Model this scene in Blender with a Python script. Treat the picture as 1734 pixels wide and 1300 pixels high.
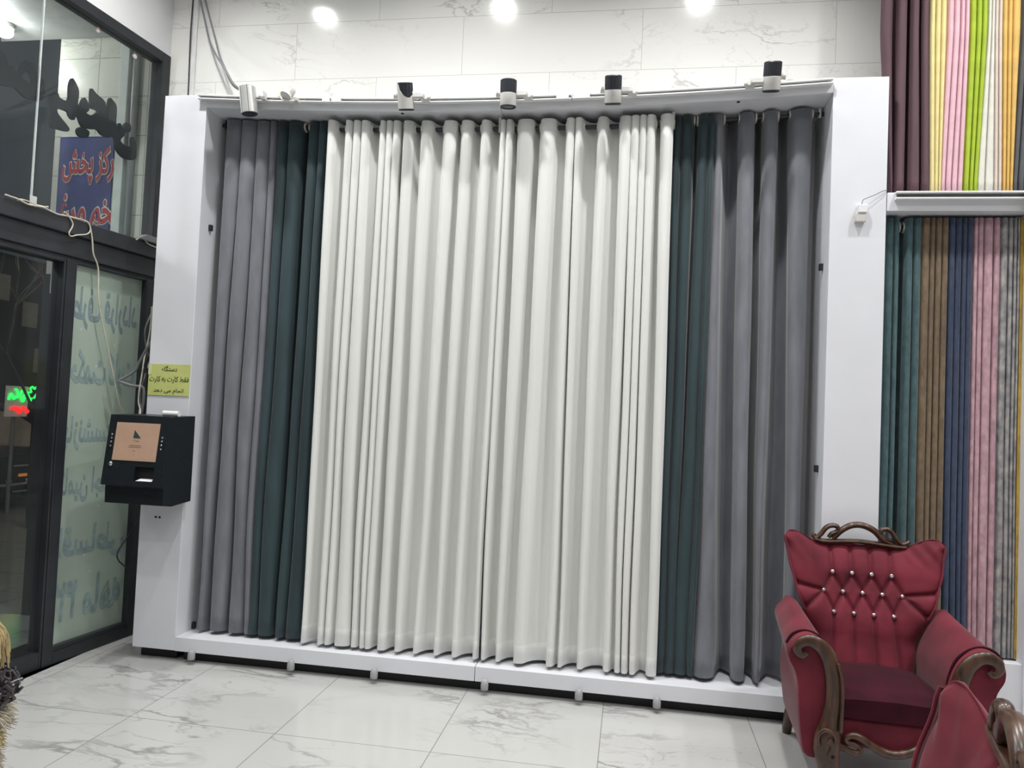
import bpy, bmesh, math, random
from mathutils import Vector, Matrix, noise
for o in list(bpy.data.objects): bpy.data.objects.remove(o)
scene = bpy.context.scene
COL = scene.collection
PI = math.pi
rnd = random.Random(7)

# ------------------------------------------------------------------ camera, world, exposure
def make_camera():
    yaw, pitch, roll = 0.15975, 0.03671, 0.04282
    fwd = Vector((-math.sin(yaw), math.cos(yaw), 0)); right = Vector((math.cos(yaw), math.sin(yaw), 0)); up = Vector((0, 0, 1))
    f2 = fwd*math.cos(pitch) + up*math.sin(pitch); up = up*math.cos(pitch) - fwd*math.sin(pitch); fwd = f2
    r2 = right*math.cos(roll) + up*math.sin(roll); up = up*math.cos(roll) - right*math.sin(roll); right = r2
    m = Matrix((right, up, -fwd)).transposed().to_4x4(); m.translation = (0.358, -4.409, 1.66)
    cd = bpy.data.cameras.new('camera'); cd.sensor_width = 36; cd.sensor_fit = 'HORIZONTAL'; cd.lens = 1273.74/1734*36; cd.clip_start = .05
    cam = bpy.data.objects.new('camera', cd); COL.objects.link(cam); cam.matrix_world = m
    scene.camera = cam
make_camera()
vs = scene.view_settings
vs.view_transform = 'Standard'; vs.look = 'None'; vs.gamma = 1; vs.use_curve_mapping = False
vs.exposure = 0.0
world = bpy.data.worlds.new('night_sky'); scene.world = world; world.use_nodes = True
world.node_tree.nodes['Background'].inputs[0].default_value = (.55, .62, .72, 1)
world.node_tree.nodes['Background'].inputs[1].default_value = .075
CEIL = 5.1
LAMP_W = 33.0
LAMP_X = (-2.44, -.84, .78, 2.40, 4.02); LAMP_Y = (-.85, -2.6, -4.4, -6.2)

# ------------------------------------------------------------------ materials
def newmat(name):
    m = bpy.data.materials.new(name); m.use_nodes = True
    nt = m.node_tree; return m, nt, nt.nodes['Principled BSDF']
def N(nt, t, **k):
    n = nt.nodes.new(t)
    for a, b in k.items(): setattr(n, a, b)
    return n
def M(name, col, rough=.5, metal=0., var=.04, scale=12., bump=0., bscale=200., sheen=0., spec=.5, emit=0., stretch=None, var2=None):
    m, nt, b = newmat(name); L = nt.links.new
    tc = N(nt, 'ShaderNodeTexCoord')
    mp = N(nt, 'ShaderNodeMapping'); L(tc.outputs['Object'], mp.inputs[0])
    if stretch: mp.inputs['Scale'].default_value = stretch
    nz = N(nt, 'ShaderNodeTexNoise'); nz.inputs['Scale'].default_value = scale; nz.inputs['Detail'].default_value = 5
    L(mp.outputs[0], nz.inputs['Vector'])
    mx = N(nt, 'ShaderNodeMix', data_type='RGBA')
    c = Vector(col); lo = c*(1-var*2); hi = c*(1+var*2)
    if var2: hi = Vector(var2)
    mx.inputs['A'].default_value = (*lo, 1); mx.inputs['B'].default_value = (*[min(1, q) for q in hi], 1)
    rp = N(nt, 'ShaderNodeMapRange'); rp.inputs[1].default_value = .3; rp.inputs[2].default_value = .7
    L(nz.outputs['Fac'], rp.inputs[0]); L(rp.outputs[0], mx.inputs['Factor']); L(mx.outputs['Result'], b.inputs['Base Color'])
    b.inputs['Roughness'].default_value = rough; b.inputs['Metallic'].default_value = metal
    b.inputs['Specular IOR Level'].default_value = spec
    if sheen: b.inputs['Sheen Weight'].default_value = sheen; b.inputs['Sheen Roughness'].default_value = .4
    if bump:
        n2 = N(nt, 'ShaderNodeTexNoise'); n2.inputs['Scale'].default_value = bscale; L(mp.outputs[0], n2.inputs['Vector'])
        bp = N(nt, 'ShaderNodeBump'); bp.inputs['Strength'].default_value = bump; bp.inputs['Distance'].default_value = .01
        L(n2.outputs['Fac'], bp.inputs['Height']); L(bp.outputs[0], b.inputs['Normal'])
    if emit:
        b.inputs['Emission Color'].default_value = (*col, 1); b.inputs['Emission Strength'].default_value = emit
    return m

def math_node(nt, op, a, b=None, c=None):
    n = N(nt, 'ShaderNodeMath', operation=op)
    for i, v in enumerate((a, b, c)):
        if v is None: continue
        if isinstance(v, (int, float)): n.inputs[i].default_value = v
        else: nt.links.new(v, n.inputs[i])
    return n.outputs[0]

def marble(name, base, vein, ax, size, org, stagger, rough, vscale, vwidth, grout, gw, vamt, tint):
    """Porcelain tiles: running or stacked bond of size along the two axes, each tile with its own piece of veining."""
    m, nt, b = newmat(name); L = nt.links.new; mn = lambda *a: math_node(nt, *a)
    geo = N(nt, 'ShaderNodeNewGeometry'); sp = N(nt, 'ShaderNodeSeparateXYZ'); L(geo.outputs['Position'], sp.inputs[0])
    U, V = sp.outputs[ax[0]], sp.outputs[ax[1]]
    v = mn('DIVIDE', mn('SUBTRACT', V, org[1]), size[1]); vi = mn('FLOOR', v); vf = mn('FRACT', v)
    u = mn('DIVIDE', mn('SUBTRACT', U, org[0]), size[0])
    if stagger: u = mn('ADD', u, mn('MULTIPLY', mn('PINGPONG', vi, 1.), .5))
    ui = mn('FLOOR', u); uf = mn('FRACT', u)
    eu = mn('MULTIPLY', mn('SUBTRACT', .5, mn('ABSOLUTE', mn('SUBTRACT', uf, .5))), size[0])
    ev = mn('MULTIPLY', mn('SUBTRACT', .5, mn('ABSOLUTE', mn('SUBTRACT', vf, .5))), size[1])
    g = mn('LESS_THAN', mn('MINIMUM', eu, ev), gw)
    cb = N(nt, 'ShaderNodeCombineXYZ'); L(ui, cb.inputs[0]); L(vi, cb.inputs[1])
    wn = N(nt, 'ShaderNodeTexWhiteNoise', noise_dimensions='3D'); L(cb.outputs[0], wn.inputs['Vector'])
    loc = N(nt, 'ShaderNodeCombineXYZ'); L(mn('MULTIPLY', uf, size[0]), loc.inputs[0]); L(mn('MULTIPLY', vf, size[1]), loc.inputs[1])
    off = N(nt, 'ShaderNodeVectorMath', operation='MULTIPLY_ADD'); L(wn.outputs['Color'], off.inputs[0]); off.inputs[1].default_value = (40, 40, 40); L(loc.outputs[0], off.inputs[2])
    mp = N(nt, 'ShaderNodeMapping'); mp.inputs['Rotation'].default_value = (0, 0, .6); mp.inputs['Scale'].default_value = (1, 2.1, 1); L(off.outputs[0], mp.inputs[0])
    def veins(sc, w, det, dist):
        nz = N(nt, 'ShaderNodeTexNoise'); nz.inputs['Scale'].default_value = sc; nz.inputs['Detail'].default_value = det; nz.inputs['Distortion'].default_value = dist; nz.inputs['Roughness'].default_value = .55
        L(mp.outputs[0], nz.inputs['Vector'])
        d = mn('ABSOLUTE', mn('SUBTRACT', nz.outputs['Fac'], .5))
        r = N(nt, 'ShaderNodeMapRange', interpolation_type='SMOOTHSTEP'); L(d, r.inputs[0]); r.inputs[1].default_value = 0; r.inputs[2].default_value = w; r.inputs[3].default_value = 1; r.inputs[4].default_value = 0
        return r.outputs[0]
    mask = N(nt, 'ShaderNodeTexNoise'); mask.inputs['Scale'].default_value = vscale*.9; L(off.outputs[0], mask.inputs['Vector'])
    mk = N(nt, 'ShaderNodeMapRange', interpolation_type='SMOOTHSTEP'); L(mask.outputs['Fac'], mk.inputs[0]); mk.inputs[1].default_value = .44; mk.inputs[2].default_value = .66
    va = mn('MULTIPLY', veins(vscale, vwidth, 6, .4), mk.outputs[0])
    vb = mn('MULTIPLY', veins(vscale*2.3, vwidth*.7, 4, .3), mn('MULTIPLY', mk.outputs[0], .45))
    vv = mn('MULTIPLY', mn('MAXIMUM', va, vb), vamt)
    cl = N(nt, 'ShaderNodeTexNoise'); cl.inputs['Scale'].default_value = 1.6; cl.inputs['Detail'].default_value = 4; L(off.outputs[0], cl.inputs['Vector'])
    c0 = N(nt, 'ShaderNodeMix', data_type='RGBA'); c0.inputs['A'].default_value = (*base, 1); c0.inputs['B'].default_value = (*tint, 1); L(cl.outputs['Fac'], c0.inputs['Factor'])
    c1 = N(nt, 'ShaderNodeMix', data_type='RGBA'); c1.inputs['B'].default_value = (*vein, 1); L(c0.outputs['Result'], c1.inputs['A']); L(vv, c1.inputs['Factor'])
    c2 = N(nt, 'ShaderNodeMix', data_type='RGBA'); c2.inputs['B'].default_value = (*grout, 1); L(c1.outputs['Result'], c2.inputs['A']); L(g, c2.inputs['Factor'])
    L(c2.outputs['Result'], b.inputs['Base Color'])
    b.inputs['Roughness'].default_value = rough
    return m

MT = {}
MT['floor'] = marble('floor_marble_tile', (.475, .475, .462), (.19, .19, .185), (0, 1), (.802, .806), (-2.15, 0.0), False, .16, 1.15, .028, (.22, .22, .21), .0022, .85, (.535, .535, .52))
MT['walltile'] = marble('wall_marble_tile', (.79, .785, .75), (.42, .41, .39), (0, 2), (1.192, .401), (-2.05, 3.906-.401*10), True, .12, 1.3, .014, (.5, .49, .46), .0015, .7, (.85, .845, .815))
MT['white'] = M('white_laminate', (.755, .765, .805), .38, var=.012, scale=3)
MT['ceiling'] = M('ceiling_paint', (.80, .80, .79), .8, var=.01)
MT['plaster'] = M('plaster_paint', (.70, .70, .71), .7, var=.015, scale=4)
MT['backboard'] = M('grey_backboard', (.60, .60, .62), .6, var=.02)
MT['alu'] = M('black_aluminium', (.022, .025, .030), .42, var=.15, scale=6)
MT['alu2'] = M('charcoal_cladding', (.034, .037, .043), .45, var=.12, scale=5)
MT['blackplastic'] = M('black_plastic', (.012, .013, .016), .4, var=.1)
MT['kiosk'] = M('kiosk_black_paint', (.010, .014, .017), .36, var=.1, scale=30)
MT['darkhole'] = M('slot_black', (.006, .006, .007), .6)
MT['track'] = M('white_track_metal', (.80, .80, .80), .35, var=.01)
MT['slot'] = M('track_slot_grey', (.10, .10, .105), .5)
MT['lampwhite'] = M('lamp_white', (.72, .71, .68), .4, var=.02)
MT['lampblack'] = M('lamp_black', (.030, .034, .045), .45)
MT['silver'] = M('silver_lamp', (.62, .62, .60), .36, metal=.55, var=.03)
MT['oldchrome'] = M('worn_chrome', (.85, .85, .86), .38, metal=.9)
MT['chrome'] = M('chrome', (.85, .85, .86), .12, metal=1)
MT['lens'] = M('lens_grey', (.35, .35, .37), .15)
MT['rod'] = M('dark_rod', (.040, .042, .055), .35, metal=.3)
MT['grommet'] = M('cream_grommet', (.62, .60, .53), .3)
MT['bumper'] = M('grey_rubber', (.36, .36, .37), .6)
MT['whitecloth'] = M('white_sheer_fabric', (.785, .79, .765), .8, var=.012, scale=6, bump=.05, bscale=500, sheen=.15, stretch=(8, 8, .3))
MT['whitehem'] = M('white_hem_fabric', (.86, .86, .835), .8, var=.01, bump=.05, bscale=500)
MT['greycloth'] = M('grey_velvet', (.172, .179, .203), .75, var=.07, scale=5, sheen=.35, stretch=(3, 3, .8))
MT['greencloth'] = M('dark_green_velvet', (.027, .050, .058), .75, var=.10, scale=4, sheen=.22, stretch=(3, 3, .5))
def velvet(n, c, v=.12, **k): return M(n, c, .8, var=v, scale=22, sheen=.25, stretch=(1.6, 1.6, .8), **k)
MT['teal'] = velvet('teal_velvet', (.058, .112, .122)); MT['brown'] = velvet('brown_velvet', (.165, .115, .070)); MT['navy'] = velvet('navy_velvet', (.036, .053, .102))
MT['pink'] = velvet('dusty_pink_velvet', (.46, .285, .325)); MT['damask'] = M('grey_damask', (.19, .19, .21), .7, var=.05, scale=26, var2=(.44, .42, .40), stretch=(1, 1, .7))
MT['mustard'] = velvet('mustard_fabric', (.55, .37, .07))
MT['maroon'] = M('plum_fabric', (.105, .058, .070), .8, var=.06, stretch=(3, 3, .3)); MT['cream'] = M('cream_fabric', (.76, .665, .32), .8, var=.03)
MT['pinku'] = M('pale_pink_fabric', (.72, .47, .53), .8, var=.03, bump=.06, bscale=300); MT['lime'] = M('lime_fabric', (.37, .49, .035), .8, var=.05)
MT['offw'] = M('off_white_fabric', (.70, .69, .62), .7, var=.03); MT['beige'] = M('pale_beige_fabric', (.66, .57, .50), .7, var=.03)
MT['gold'] = M('gold_fabric', (.66, .43, .12), .7, var=.05); MT['char'] = M('charcoal_fabric', (.085, .088, .095), .8, var=.08)
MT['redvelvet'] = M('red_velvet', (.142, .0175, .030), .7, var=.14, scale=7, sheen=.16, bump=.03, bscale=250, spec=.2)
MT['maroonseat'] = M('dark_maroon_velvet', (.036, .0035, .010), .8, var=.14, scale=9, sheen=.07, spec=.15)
MT['wood'] = M('carved_dark_wood', (.058, .026, .014), .28, var=.3, scale=9, stretch=(4, 4, 1), spec=.5)
MT['yellowpaper'] = M('yellow_paper', (.58, .62, .20), .8, var=.02); MT['tape'] = M('clear_tape', (.68, .72, .42), .3)
MT['ink'] = M('black_ink', (.025, .028, .02), .7); MT['paper'] = M('white_paper', (.82, .82, .80), .8, var=.01)
MT['screen'] = M('lit_screen', (.36, .235, .165), .25, var=.03, scale=8, emit=.32)
MT['screenink'] = M('screen_ink', (.06, .05, .04), .4); MT['screengreen'] = M('screen_green', (.03, .065, .055), .4); MT['screensoft'] = M('screen_soft_ink', (.24, .16, .11), .4)
MT['creamcable'] = M('cream_cable', (.62, .58, .47), .5); MT['greycable'] = M('grey_cable', (.20, .20, .21), .5); MT['blackcable'] = M('black_cable', (.02, .02, .025), .5); MT['whitecable'] = M('white_conduit', (.72, .72, .71), .4)
MT['letter'] = M('black_acrylic', (.014, .016, .021), .6, spec=.2)
MT['bannerblue'] = M('banner_blue', (.055, .065, .22), .55, var=.12, scale=4); MT['bannerred'] = M('banner_red', (.42, .05, .06), .55); MT['bannerwhite'] = M('banner_white', (.70, .66, .64), .55)
MT['stonewall'] = marble('outside_marble', (.56, .56, .51), (.3, .3, .28), (0, 2), (.42, .30), (-3.3, 0), False, .3, 1.3, .02, (.28, .28, .25), .003, .6, (.64, .64, .58))
MT['stepstone'] = M('outside_step_stone', (.36, .34, .30), .95, var=.06, spec=.05)
MT['pipe'] = M('grey_pipe', (.22, .23, .24), .4); MT['pillar'] = M('pale_pillar', (.62, .65, .64), .5)
MT['pavement'] = marble('pavement_stone', (.16, .16, .15), (.09, .09, .085), (0, 1), (.6, .6), (0, 0), True, .5, 1.2, .03, (.06, .06, .06), .006, .6, (.20, .20, .19))
MT['canopy'] = M('canopy_grey', (.36, .37, .37), .6); MT['road'] = M('asphalt', (.05, .05, .05), .8)
MT['neongreen'] = M('neon_green', (.02, 1., .12), .4, emit=1.7); MT['neonred'] = M('neon_red', (1., .02, .02), .4, emit=1.7); MT['signpale'] = M('sign_pale', (.45, .40, .36), .5, emit=.22)
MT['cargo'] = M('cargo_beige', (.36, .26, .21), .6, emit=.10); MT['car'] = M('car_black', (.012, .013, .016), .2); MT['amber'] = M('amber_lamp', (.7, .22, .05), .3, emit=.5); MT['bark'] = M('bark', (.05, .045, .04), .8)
MT['farwall'] = M('far_building', (.09, .09, .085), .8); MT['farwin'] = M('far_lit_window', (.40, .34, .25), .5, emit=.05)
MT['straw'] = M('straw_fringe', (.50, .40, .21), .8, var=.2, scale=30); MT['darkbead'] = M('dark_bead', (.055, .048, .052), .3, var=.3, scale=20); MT['creamfluff'] = M('cream_fringe', (.52, .47, .38), .85, var=.15, scale=30); MT['yellowfluff'] = M('pale_yellow_fringe', (.62, .52, .26), .85, var=.15, scale=30)
MT['rubberclip'] = M('pale_clip', (.62, .52, .52), .5); MT['sensor'] = M('sensor_lens', (.56, .54, .51), .5); MT['postwood'] = M('stand_wood', (.18, .11, .06), .5, var=.2)

def lamp_mat():
    m, nt, b = newmat('lamp_lens_lit'); b.inputs['Base Color'].default_value = (.9, .9, .9, 1)
    b.inputs['Emission Color'].default_value = (1, .98, .95, 1); b.inputs['Emission Strength'].default_value = 12; return m
MT['lamplens'] = lamp_mat()

def glass_mat(name, dirt, tint):
    m, nt, b = newmat(name); L = nt.links.new
    tr = N(nt, 'ShaderNodeBsdfTransparent'); tr.inputs[0].default_value = (*tint, 1)
    gl = N(nt, 'ShaderNodeBsdfGlossy'); gl.inputs['Roughness'].default_value = .02
    fr = N(nt, 'ShaderNodeFresnel'); fr.inputs[0].default_value = 1.6
    gg = N(nt, 'ShaderNodeNewGeometry'); ior = N(nt, 'ShaderNodeMix', data_type='FLOAT'); ior.inputs['A'].default_value = 1.30; ior.inputs['B'].default_value = 1/1.30; L(gg.outputs['Backfacing'], ior.inputs['Factor']); L(ior.outputs['Result'], fr.inputs[0])
    mx = N(nt, 'ShaderNodeMixShader'); L(fr.outputs[0], mx.inputs[0]); L(tr.outputs[0], mx.inputs[1]); L(gl.outputs[0], mx.inputs[2])
    df = N(nt, 'ShaderNodeBsdfDiffuse'); df.inputs[0].default_value = (.72, .75, .76, 1)
    tc = N(nt, 'ShaderNodeTexCoord'); nz = N(nt, 'ShaderNodeTexNoise'); nz.inputs['Scale'].default_value = 2.2; nz.inputs['Detail'].default_value = 6; L(tc.outputs['Object'], nz.inputs['Vector'])
    rp = N(nt, 'ShaderNodeMapRange'); L(nz.outputs['Fac'], rp.inputs[0]); rp.inputs[1].default_value = .35; rp.inputs[2].default_value = .7; rp.inputs[3].default_value = dirt*.6; rp.inputs[4].default_value = dirt*1.6
    m2 = N(nt, 'ShaderNodeMixShader'); L(rp.outputs[0], m2.inputs[0]); L(mx.outputs[0], m2.inputs[1]); L(df.outputs[0], m2.inputs[2])
    L(m2.outputs[0], nt.nodes['Material Output'].inputs[0]); return m
MT['glass'] = glass_mat('dusty_clear_glass', .010, (.90, .94, .93))
MT['doorglass'] = glass_mat('clear_door_glass', .012, (.82, .86, .85))
def frosted_mat():
    m, nt, b = newmat('frosted_green_glass'); L = nt.links.new
    tc = N(nt, 'ShaderNodeTexCoord'); nz = N(nt, 'ShaderNodeTexNoise'); nz.inputs['Scale'].default_value = 2.4; nz.inputs['Detail'].default_value = 3; L(tc.outputs['Object'], nz.inputs['Vector'])
    mx = N(nt, 'ShaderNodeMix', data_type='RGBA'); mx.inputs['A'].default_value = (.36, .42, .35, 1); mx.inputs['B'].default_value = (.47, .58, .50, 1); L(nz.outputs['Fac'], mx.inputs['Factor'])
    sp = N(nt, 'ShaderNodeTexVoronoi'); sp.inputs['Scale'].default_value = 9; L(tc.outputs['Object'], sp.inputs['Vector'])
    ls = math_node(nt, 'LESS_THAN', sp.outputs['Distance'], .07)
    m3 = N(nt, 'ShaderNodeMix', data_type='RGBA'); L(mx.outputs['Result'], m3.inputs['A']); m3.inputs['B'].default_value = (.60, .69, .62, 1); L(math_node(nt, 'MULTIPLY', ls, .7), m3.inputs['Factor'])
    L(m3.outputs['Result'], b.inputs['Base Color']); b.inputs['Roughness'].default_value = .32
    return m
MT['frosted'] = frosted_mat(); MT['paintmark'] = M('window_paint_blue', (.27, .37, .37), .5, var=.12, scale=14); MT['paintline'] = M('window_paint_outline', (.23, .31, .34), .5)

# ------------------------------------------------------------------ mesh helpers
class MB:
    def __init__(s): s.v = []; s.f = []; s.m = []
    def add(s, vs, fs, mi=0):
        k = len(s.v); s.v += [tuple(p) for p in vs]; s.f += [tuple(i+k for i in f) for f in fs]; s.m += [mi]*len(fs)
    def box(s, x0, x1, y0, y1, z0, z1, mi=0, T=None):
        vs = [Vector((x, y, z)) for z in (z0, z1) for y in (y0, y1) for x in (x0, x1)]
        if T: vs = [T(p) for p in vs]
        s.add(vs, [(0, 2, 3, 1), (4, 5, 7, 6), (0, 1, 5, 4), (2, 6, 7, 3), (0, 4, 6, 2), (1, 3, 7, 5)], mi)
    def loft(s, rings, mi=0, closed=True, cap=True):
        n = len(rings[0]); vs = [p for r in rings for p in r]; fs = []
        for i in range(len(rings)-1):
            for j in range(n if closed else n-1):
                a = i*n+j; b = i*n+(j+1) % n; fs.append((a, b, b+n, a+n))
        if cap and closed:
            fs.append(tuple(range(n-1, -1, -1))); fs.append(tuple(range((len(rings)-1)*n, len(rings)*n)))
        s.add(vs, fs, mi)
    def tube(s, path, r, mi=0, n=10, flat=1., up=None, sub=0):
        P = [Vector(p) for p in path]; R = [r]*len(P) if isinstance(r, (int, float)) else list(r)
        if sub: P, R = spline(P, R, sub)
        rings = []; prev = None
        for i, p in enumerate(P):
            t = (P[min(i+1, len(P)-1)]-P[max(i-1, 0)])
            t = t.normalized() if t.length > 1e-9 else Vector((0, 0, 1))
            if up is not None: a = Vector(up)-t*Vector(up).dot(t)
            elif prev is None: a = t.orthogonal()
            else: a = prev-t*prev.dot(t)
            if a.length < 1e-6: a = t.orthogonal()
            a.normalize(); prev = a; b = t.cross(a)
            rings.append([p+(a*math.cos(q)*flat+b*math.sin(q))*R[i] for q in [2*PI*k/n for k in range(n)]])
        s.loft(rings, mi)
    def lathe(s, prof, mi=0, n=24, T=None):
        rings = []
        for r, z in prof:
            ring = [Vector((r*math.cos(2*PI*k/n), r*math.sin(2*PI*k/n), z)) for k in range(n)]
            rings.append([T(p) for p in ring] if T else ring)
        s.loft(rings, mi)
    def prism(s, poly, T, mi=0):
        """poly: 2D outline; T(a, b, side) -> 3D for side 0 / 1."""
        n = len(poly)
        s.add([T(a, b, 0) for a, b in poly]+[T(a, b, 1) for a, b in poly],
              [tuple(range(n-1, -1, -1)), tuple(range(n, 2*n))]+[(i, (i+1) % n, n+(i+1) % n, n+i) for i in range(n)], mi)
    def sphere(s, c, r, mi=0, n=12, sc=(1, 1, 1)):
        c = Vector(c); rings = []
        for i in range(1, n//2):
            a = PI*i/(n//2)
            rings.append([c+Vector((r*math.sin(a)*math.cos(2*PI*k/n)*sc[0], r*math.sin(a)*math.sin(2*PI*k/n)*sc[1], r*math.cos(a)*sc[2])) for k in range(n)])
        s.loft(rings, mi)
    def torus(s, c, R, r, axis='X', mi=0, n=18, k=8):
        c = Vector(c); vs = []; fs = []
        for i in range(n):
            a = 2*PI*i/n
            for j in range(k):
                b = 2*PI*j/k; q = R+r*math.cos(b); h = r*math.sin(b)
                vs.append(c+(Vector((h, q*math.cos(a), q*math.sin(a))) if axis == 'X' else Vector((q*math.cos(a), q*math.sin(a), h))))
        for i in range(n):
            for j in range(k):
                fs.append((i*k+j, ((i+1) % n)*k+j, ((i+1) % n)*k+(j+1) % k, i*k+(j+1) % k))
        s.add(vs, fs, mi)
    def build(s, name, mats, parent=None, smooth=True, bevel=0., sub=0, autosm=True, loc=None, rotz=None, solid=0.):
        me = bpy.data.meshes.new(name); me.from_pydata(s.v, [], s.f)
        for m in (mats if isinstance(mats, (list, tuple)) else [mats]): me.materials.append(MT[m] if isinstance(m, str) else m)
        for p, mi in zip(me.polygons, s.m): p.material_index = mi
        bm = bmesh.new(); bm.from_mesh(me); bmesh.ops.recalc_face_normals(bm, faces=bm.faces); bm.to_mesh(me); bm.free()
        me.update()
        if smooth:
            me.polygons.foreach_set('use_smooth', [True]*len(me.polygons))
            if autosm: me.set_sharp_from_angle(angle=math.radians(38))
        o = bpy.data.objects.new(name, me); COL.objects.link(o)
        if parent: o.parent = parent
        if loc: o.location = loc
        if rotz is not None: o.rotation_euler.z = rotz
        if solid: q = o.modifiers.new('thick', 'SOLIDIFY'); q.thickness = solid; q.offset = 0
        if bevel: q = o.modifiers.new('bevel', 'BEVEL'); q.width = bevel; q.segments = 2; q.limit_method = 'ANGLE'; q.angle_limit = .6
        if sub: q = o.modifiers.new('sub', 'SUBSURF'); q.levels = sub; q.render_levels = sub
        return o
def spline(P, R, sub):
    Q = []; S = []
    for i in range(len(P)-1):
        p0, p1, p2, p3 = P[max(i-1, 0)], P[i], P[i+1], P[min(i+2, len(P)-1)]
        for k in range(sub):
            t = k/sub
            Q.append(.5*((2*p1)+(p2-p0)*t+(2*p0-5*p1+4*p2-p3)*t*t+(3*p1-p0-3*p2+p3)*t**3)); S.append(R[i]*(1-t)+R[i+1]*t)
    Q.append(P[-1]); S.append(R[-1]); return Q, S
def catmull(P, sub):
    Q = []
    for i in range(len(P)-1):
        p0, p1, p2, p3 = P[max(i-1, 0)], P[i], P[i+1], P[min(i+2, len(P)-1)]
        for k in range(sub):
            t = k/sub; Q.append(tuple(.5*((2*b_)+(c_-a_)*t+(2*a_-5*b_+4*c_-d_)*t*t+(3*b_-a_-3*c_+d_)*t**3) for a_, b_, c_, d_ in zip(p0, p1, p2, p3)))
    Q.append(P[-1]); return Q
def tag(o, label, cat, group=None, kind=None):
    o['label'] = label; o['category'] = cat
    if group: o['group'] = group
    if kind: o['kind'] = kind
    return o
def thing(name, label, cat, loc=(0, 0, 0), rotz=0., group=None):
    o = bpy.data.objects.new(name, None); COL.objects.link(o); o.location = loc; o.rotation_euler = (0, 0, rotz); o.empty_display_size = .1
    return tag(o, label, cat, group)
def struct(o, label=None, cat=None):
    o['kind'] = 'structure'
    if label: o['label'] = label
    if cat: o['category'] = cat
    return o
def smooth01(t): t = max(0., min(1., t)); return t*t*(3-2*t)

# Arabic shaping for lettering (isolated, final, initial, medial forms)
AR = {'ا': ('\uFE8D', '\uFE8E'), 'ب': ('\uFE8F', '\uFE90', '\uFE91', '\uFE92'), 'پ': ('\uFB56', '\uFB57', '\uFB58', '\uFB59'), 'ت': ('\uFE95', '\uFE96', '\uFE97', '\uFE98'),
      'ج': ('\uFE9D', '\uFE9E', '\uFE9F', '\uFEA0'), 'ح': ('\uFEA1', '\uFEA2', '\uFEA3', '\uFEA4'), 'خ': ('\uFEA5', '\uFEA6', '\uFEA7', '\uFEA8'), 'د': ('\uFEA9', '\uFEAA'), 'ر': ('\uFEAD', '\uFEAE'), 'ز': ('\uFEAF', '\uFEB0'),
      'ژ': ('\uFB8A', '\uFB8B'), 'س': ('\uFEB1', '\uFEB2', '\uFEB3', '\uFEB4'), 'ش': ('\uFEB5', '\uFEB6', '\uFEB7', '\uFEB8'), 'ط': ('\uFEC1', '\uFEC2', '\uFEC3', '\uFEC4'), 'ع': ('\uFEC9', '\uFECA', '\uFECB', '\uFECC'), 'غ': ('\uFECD', '\uFECE', '\uFECF', '\uFED0'),
      'ف': ('\uFED1', '\uFED2', '\uFED3', '\uFED4'), 'ق': ('\uFED5', '\uFED6', '\uFED7', '\uFED8'), 'ک': ('\uFB8E', '\uFB8F', '\uFB90', '\uFB91'), 'گ': ('\uFB92', '\uFB93', '\uFB94', '\uFB95'), 'ل': ('\uFEDD', '\uFEDE', '\uFEDF', '\uFEE0'),
      'م': ('\uFEE1', '\uFEE2', '\uFEE3', '\uFEE4'), 'ن': ('\uFEE5', '\uFEE6', '\uFEE7', '\uFEE8'), 'ه': ('\uFEE9', '\uFEEA', '\uFEEB', '\uFEEC'), 'و': ('\uFEED', '\uFEEE'), 'ی': ('\uFBFC', '\uFBFD', '\uFBFE', '\uFBFF')}
def shape_text(s):
    out = []
    for i, c in enumerate(s):
        if c not in AR: out.append(c); continue
        f = AR[c]
        pj = i > 0 and s[i-1] in AR and len(AR[s[i-1]]) == 4
        nj = len(f) == 4 and i+1 < len(s) and s[i+1] in AR
        out.append(f[3] if pj and nj else f[1] if pj else f[2] if nj else f[0])
    return ''.join(reversed(out))
def text_mesh(s, outline=0., bold=0., extrude=0., thick=0.):
    """Lettering as plain mesh data centred on the origin in its own xy plane; returns (verts, faces, w, h)."""
    cu = bpy.data.curves.new('lettering', 'FONT'); cu.body = shape_text(s); cu.size = 1; cu.resolution_u = 3
    cu.extrude = extrude
    if outline: cu.fill_mode = 'NONE' if hasattr(cu, 'fill_mode') else 'BOTH'; cu.bevel_depth = outline; cu.bevel_resolution = 0
    if bold: cu.offset = bold
    if thick: cu.bevel_depth = thick; cu.bevel_resolution = 1
    o = bpy.data.objects.new('lettering', cu); COL.objects.link(o); bpy.context.view_layer.update()
    me = bpy.data.meshes.new_from_object(o.evaluated_get(bpy.context.evaluated_depsgraph_get()))
    vs = [v.co.copy() for v in me.vertices]; fs = [tuple(p.vertices) for p in me.polygons]
    bpy.data.objects.remove(o); bpy.data.curves.remove(cu); bpy.data.meshes.remove(me)
    x0 = min(v.x for v in vs); x1 = max(v.x for v in vs); y0 = min(v.y for v in vs); y1 = max(v.y for v in vs)
    c = Vector(((x0+x1)/2, (y0+y1)/2, 0))
    return [v-c for v in vs], fs, x1-x0, y1-y0
def lettering(mb, s, w, h, T, mi=0, **k):
    vs, fs, tw, th = text_mesh(s, **k)
    mb.add([T(v.x/tw*w, v.y/th*h, v.z) for v in vs], fs, mi)

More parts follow.
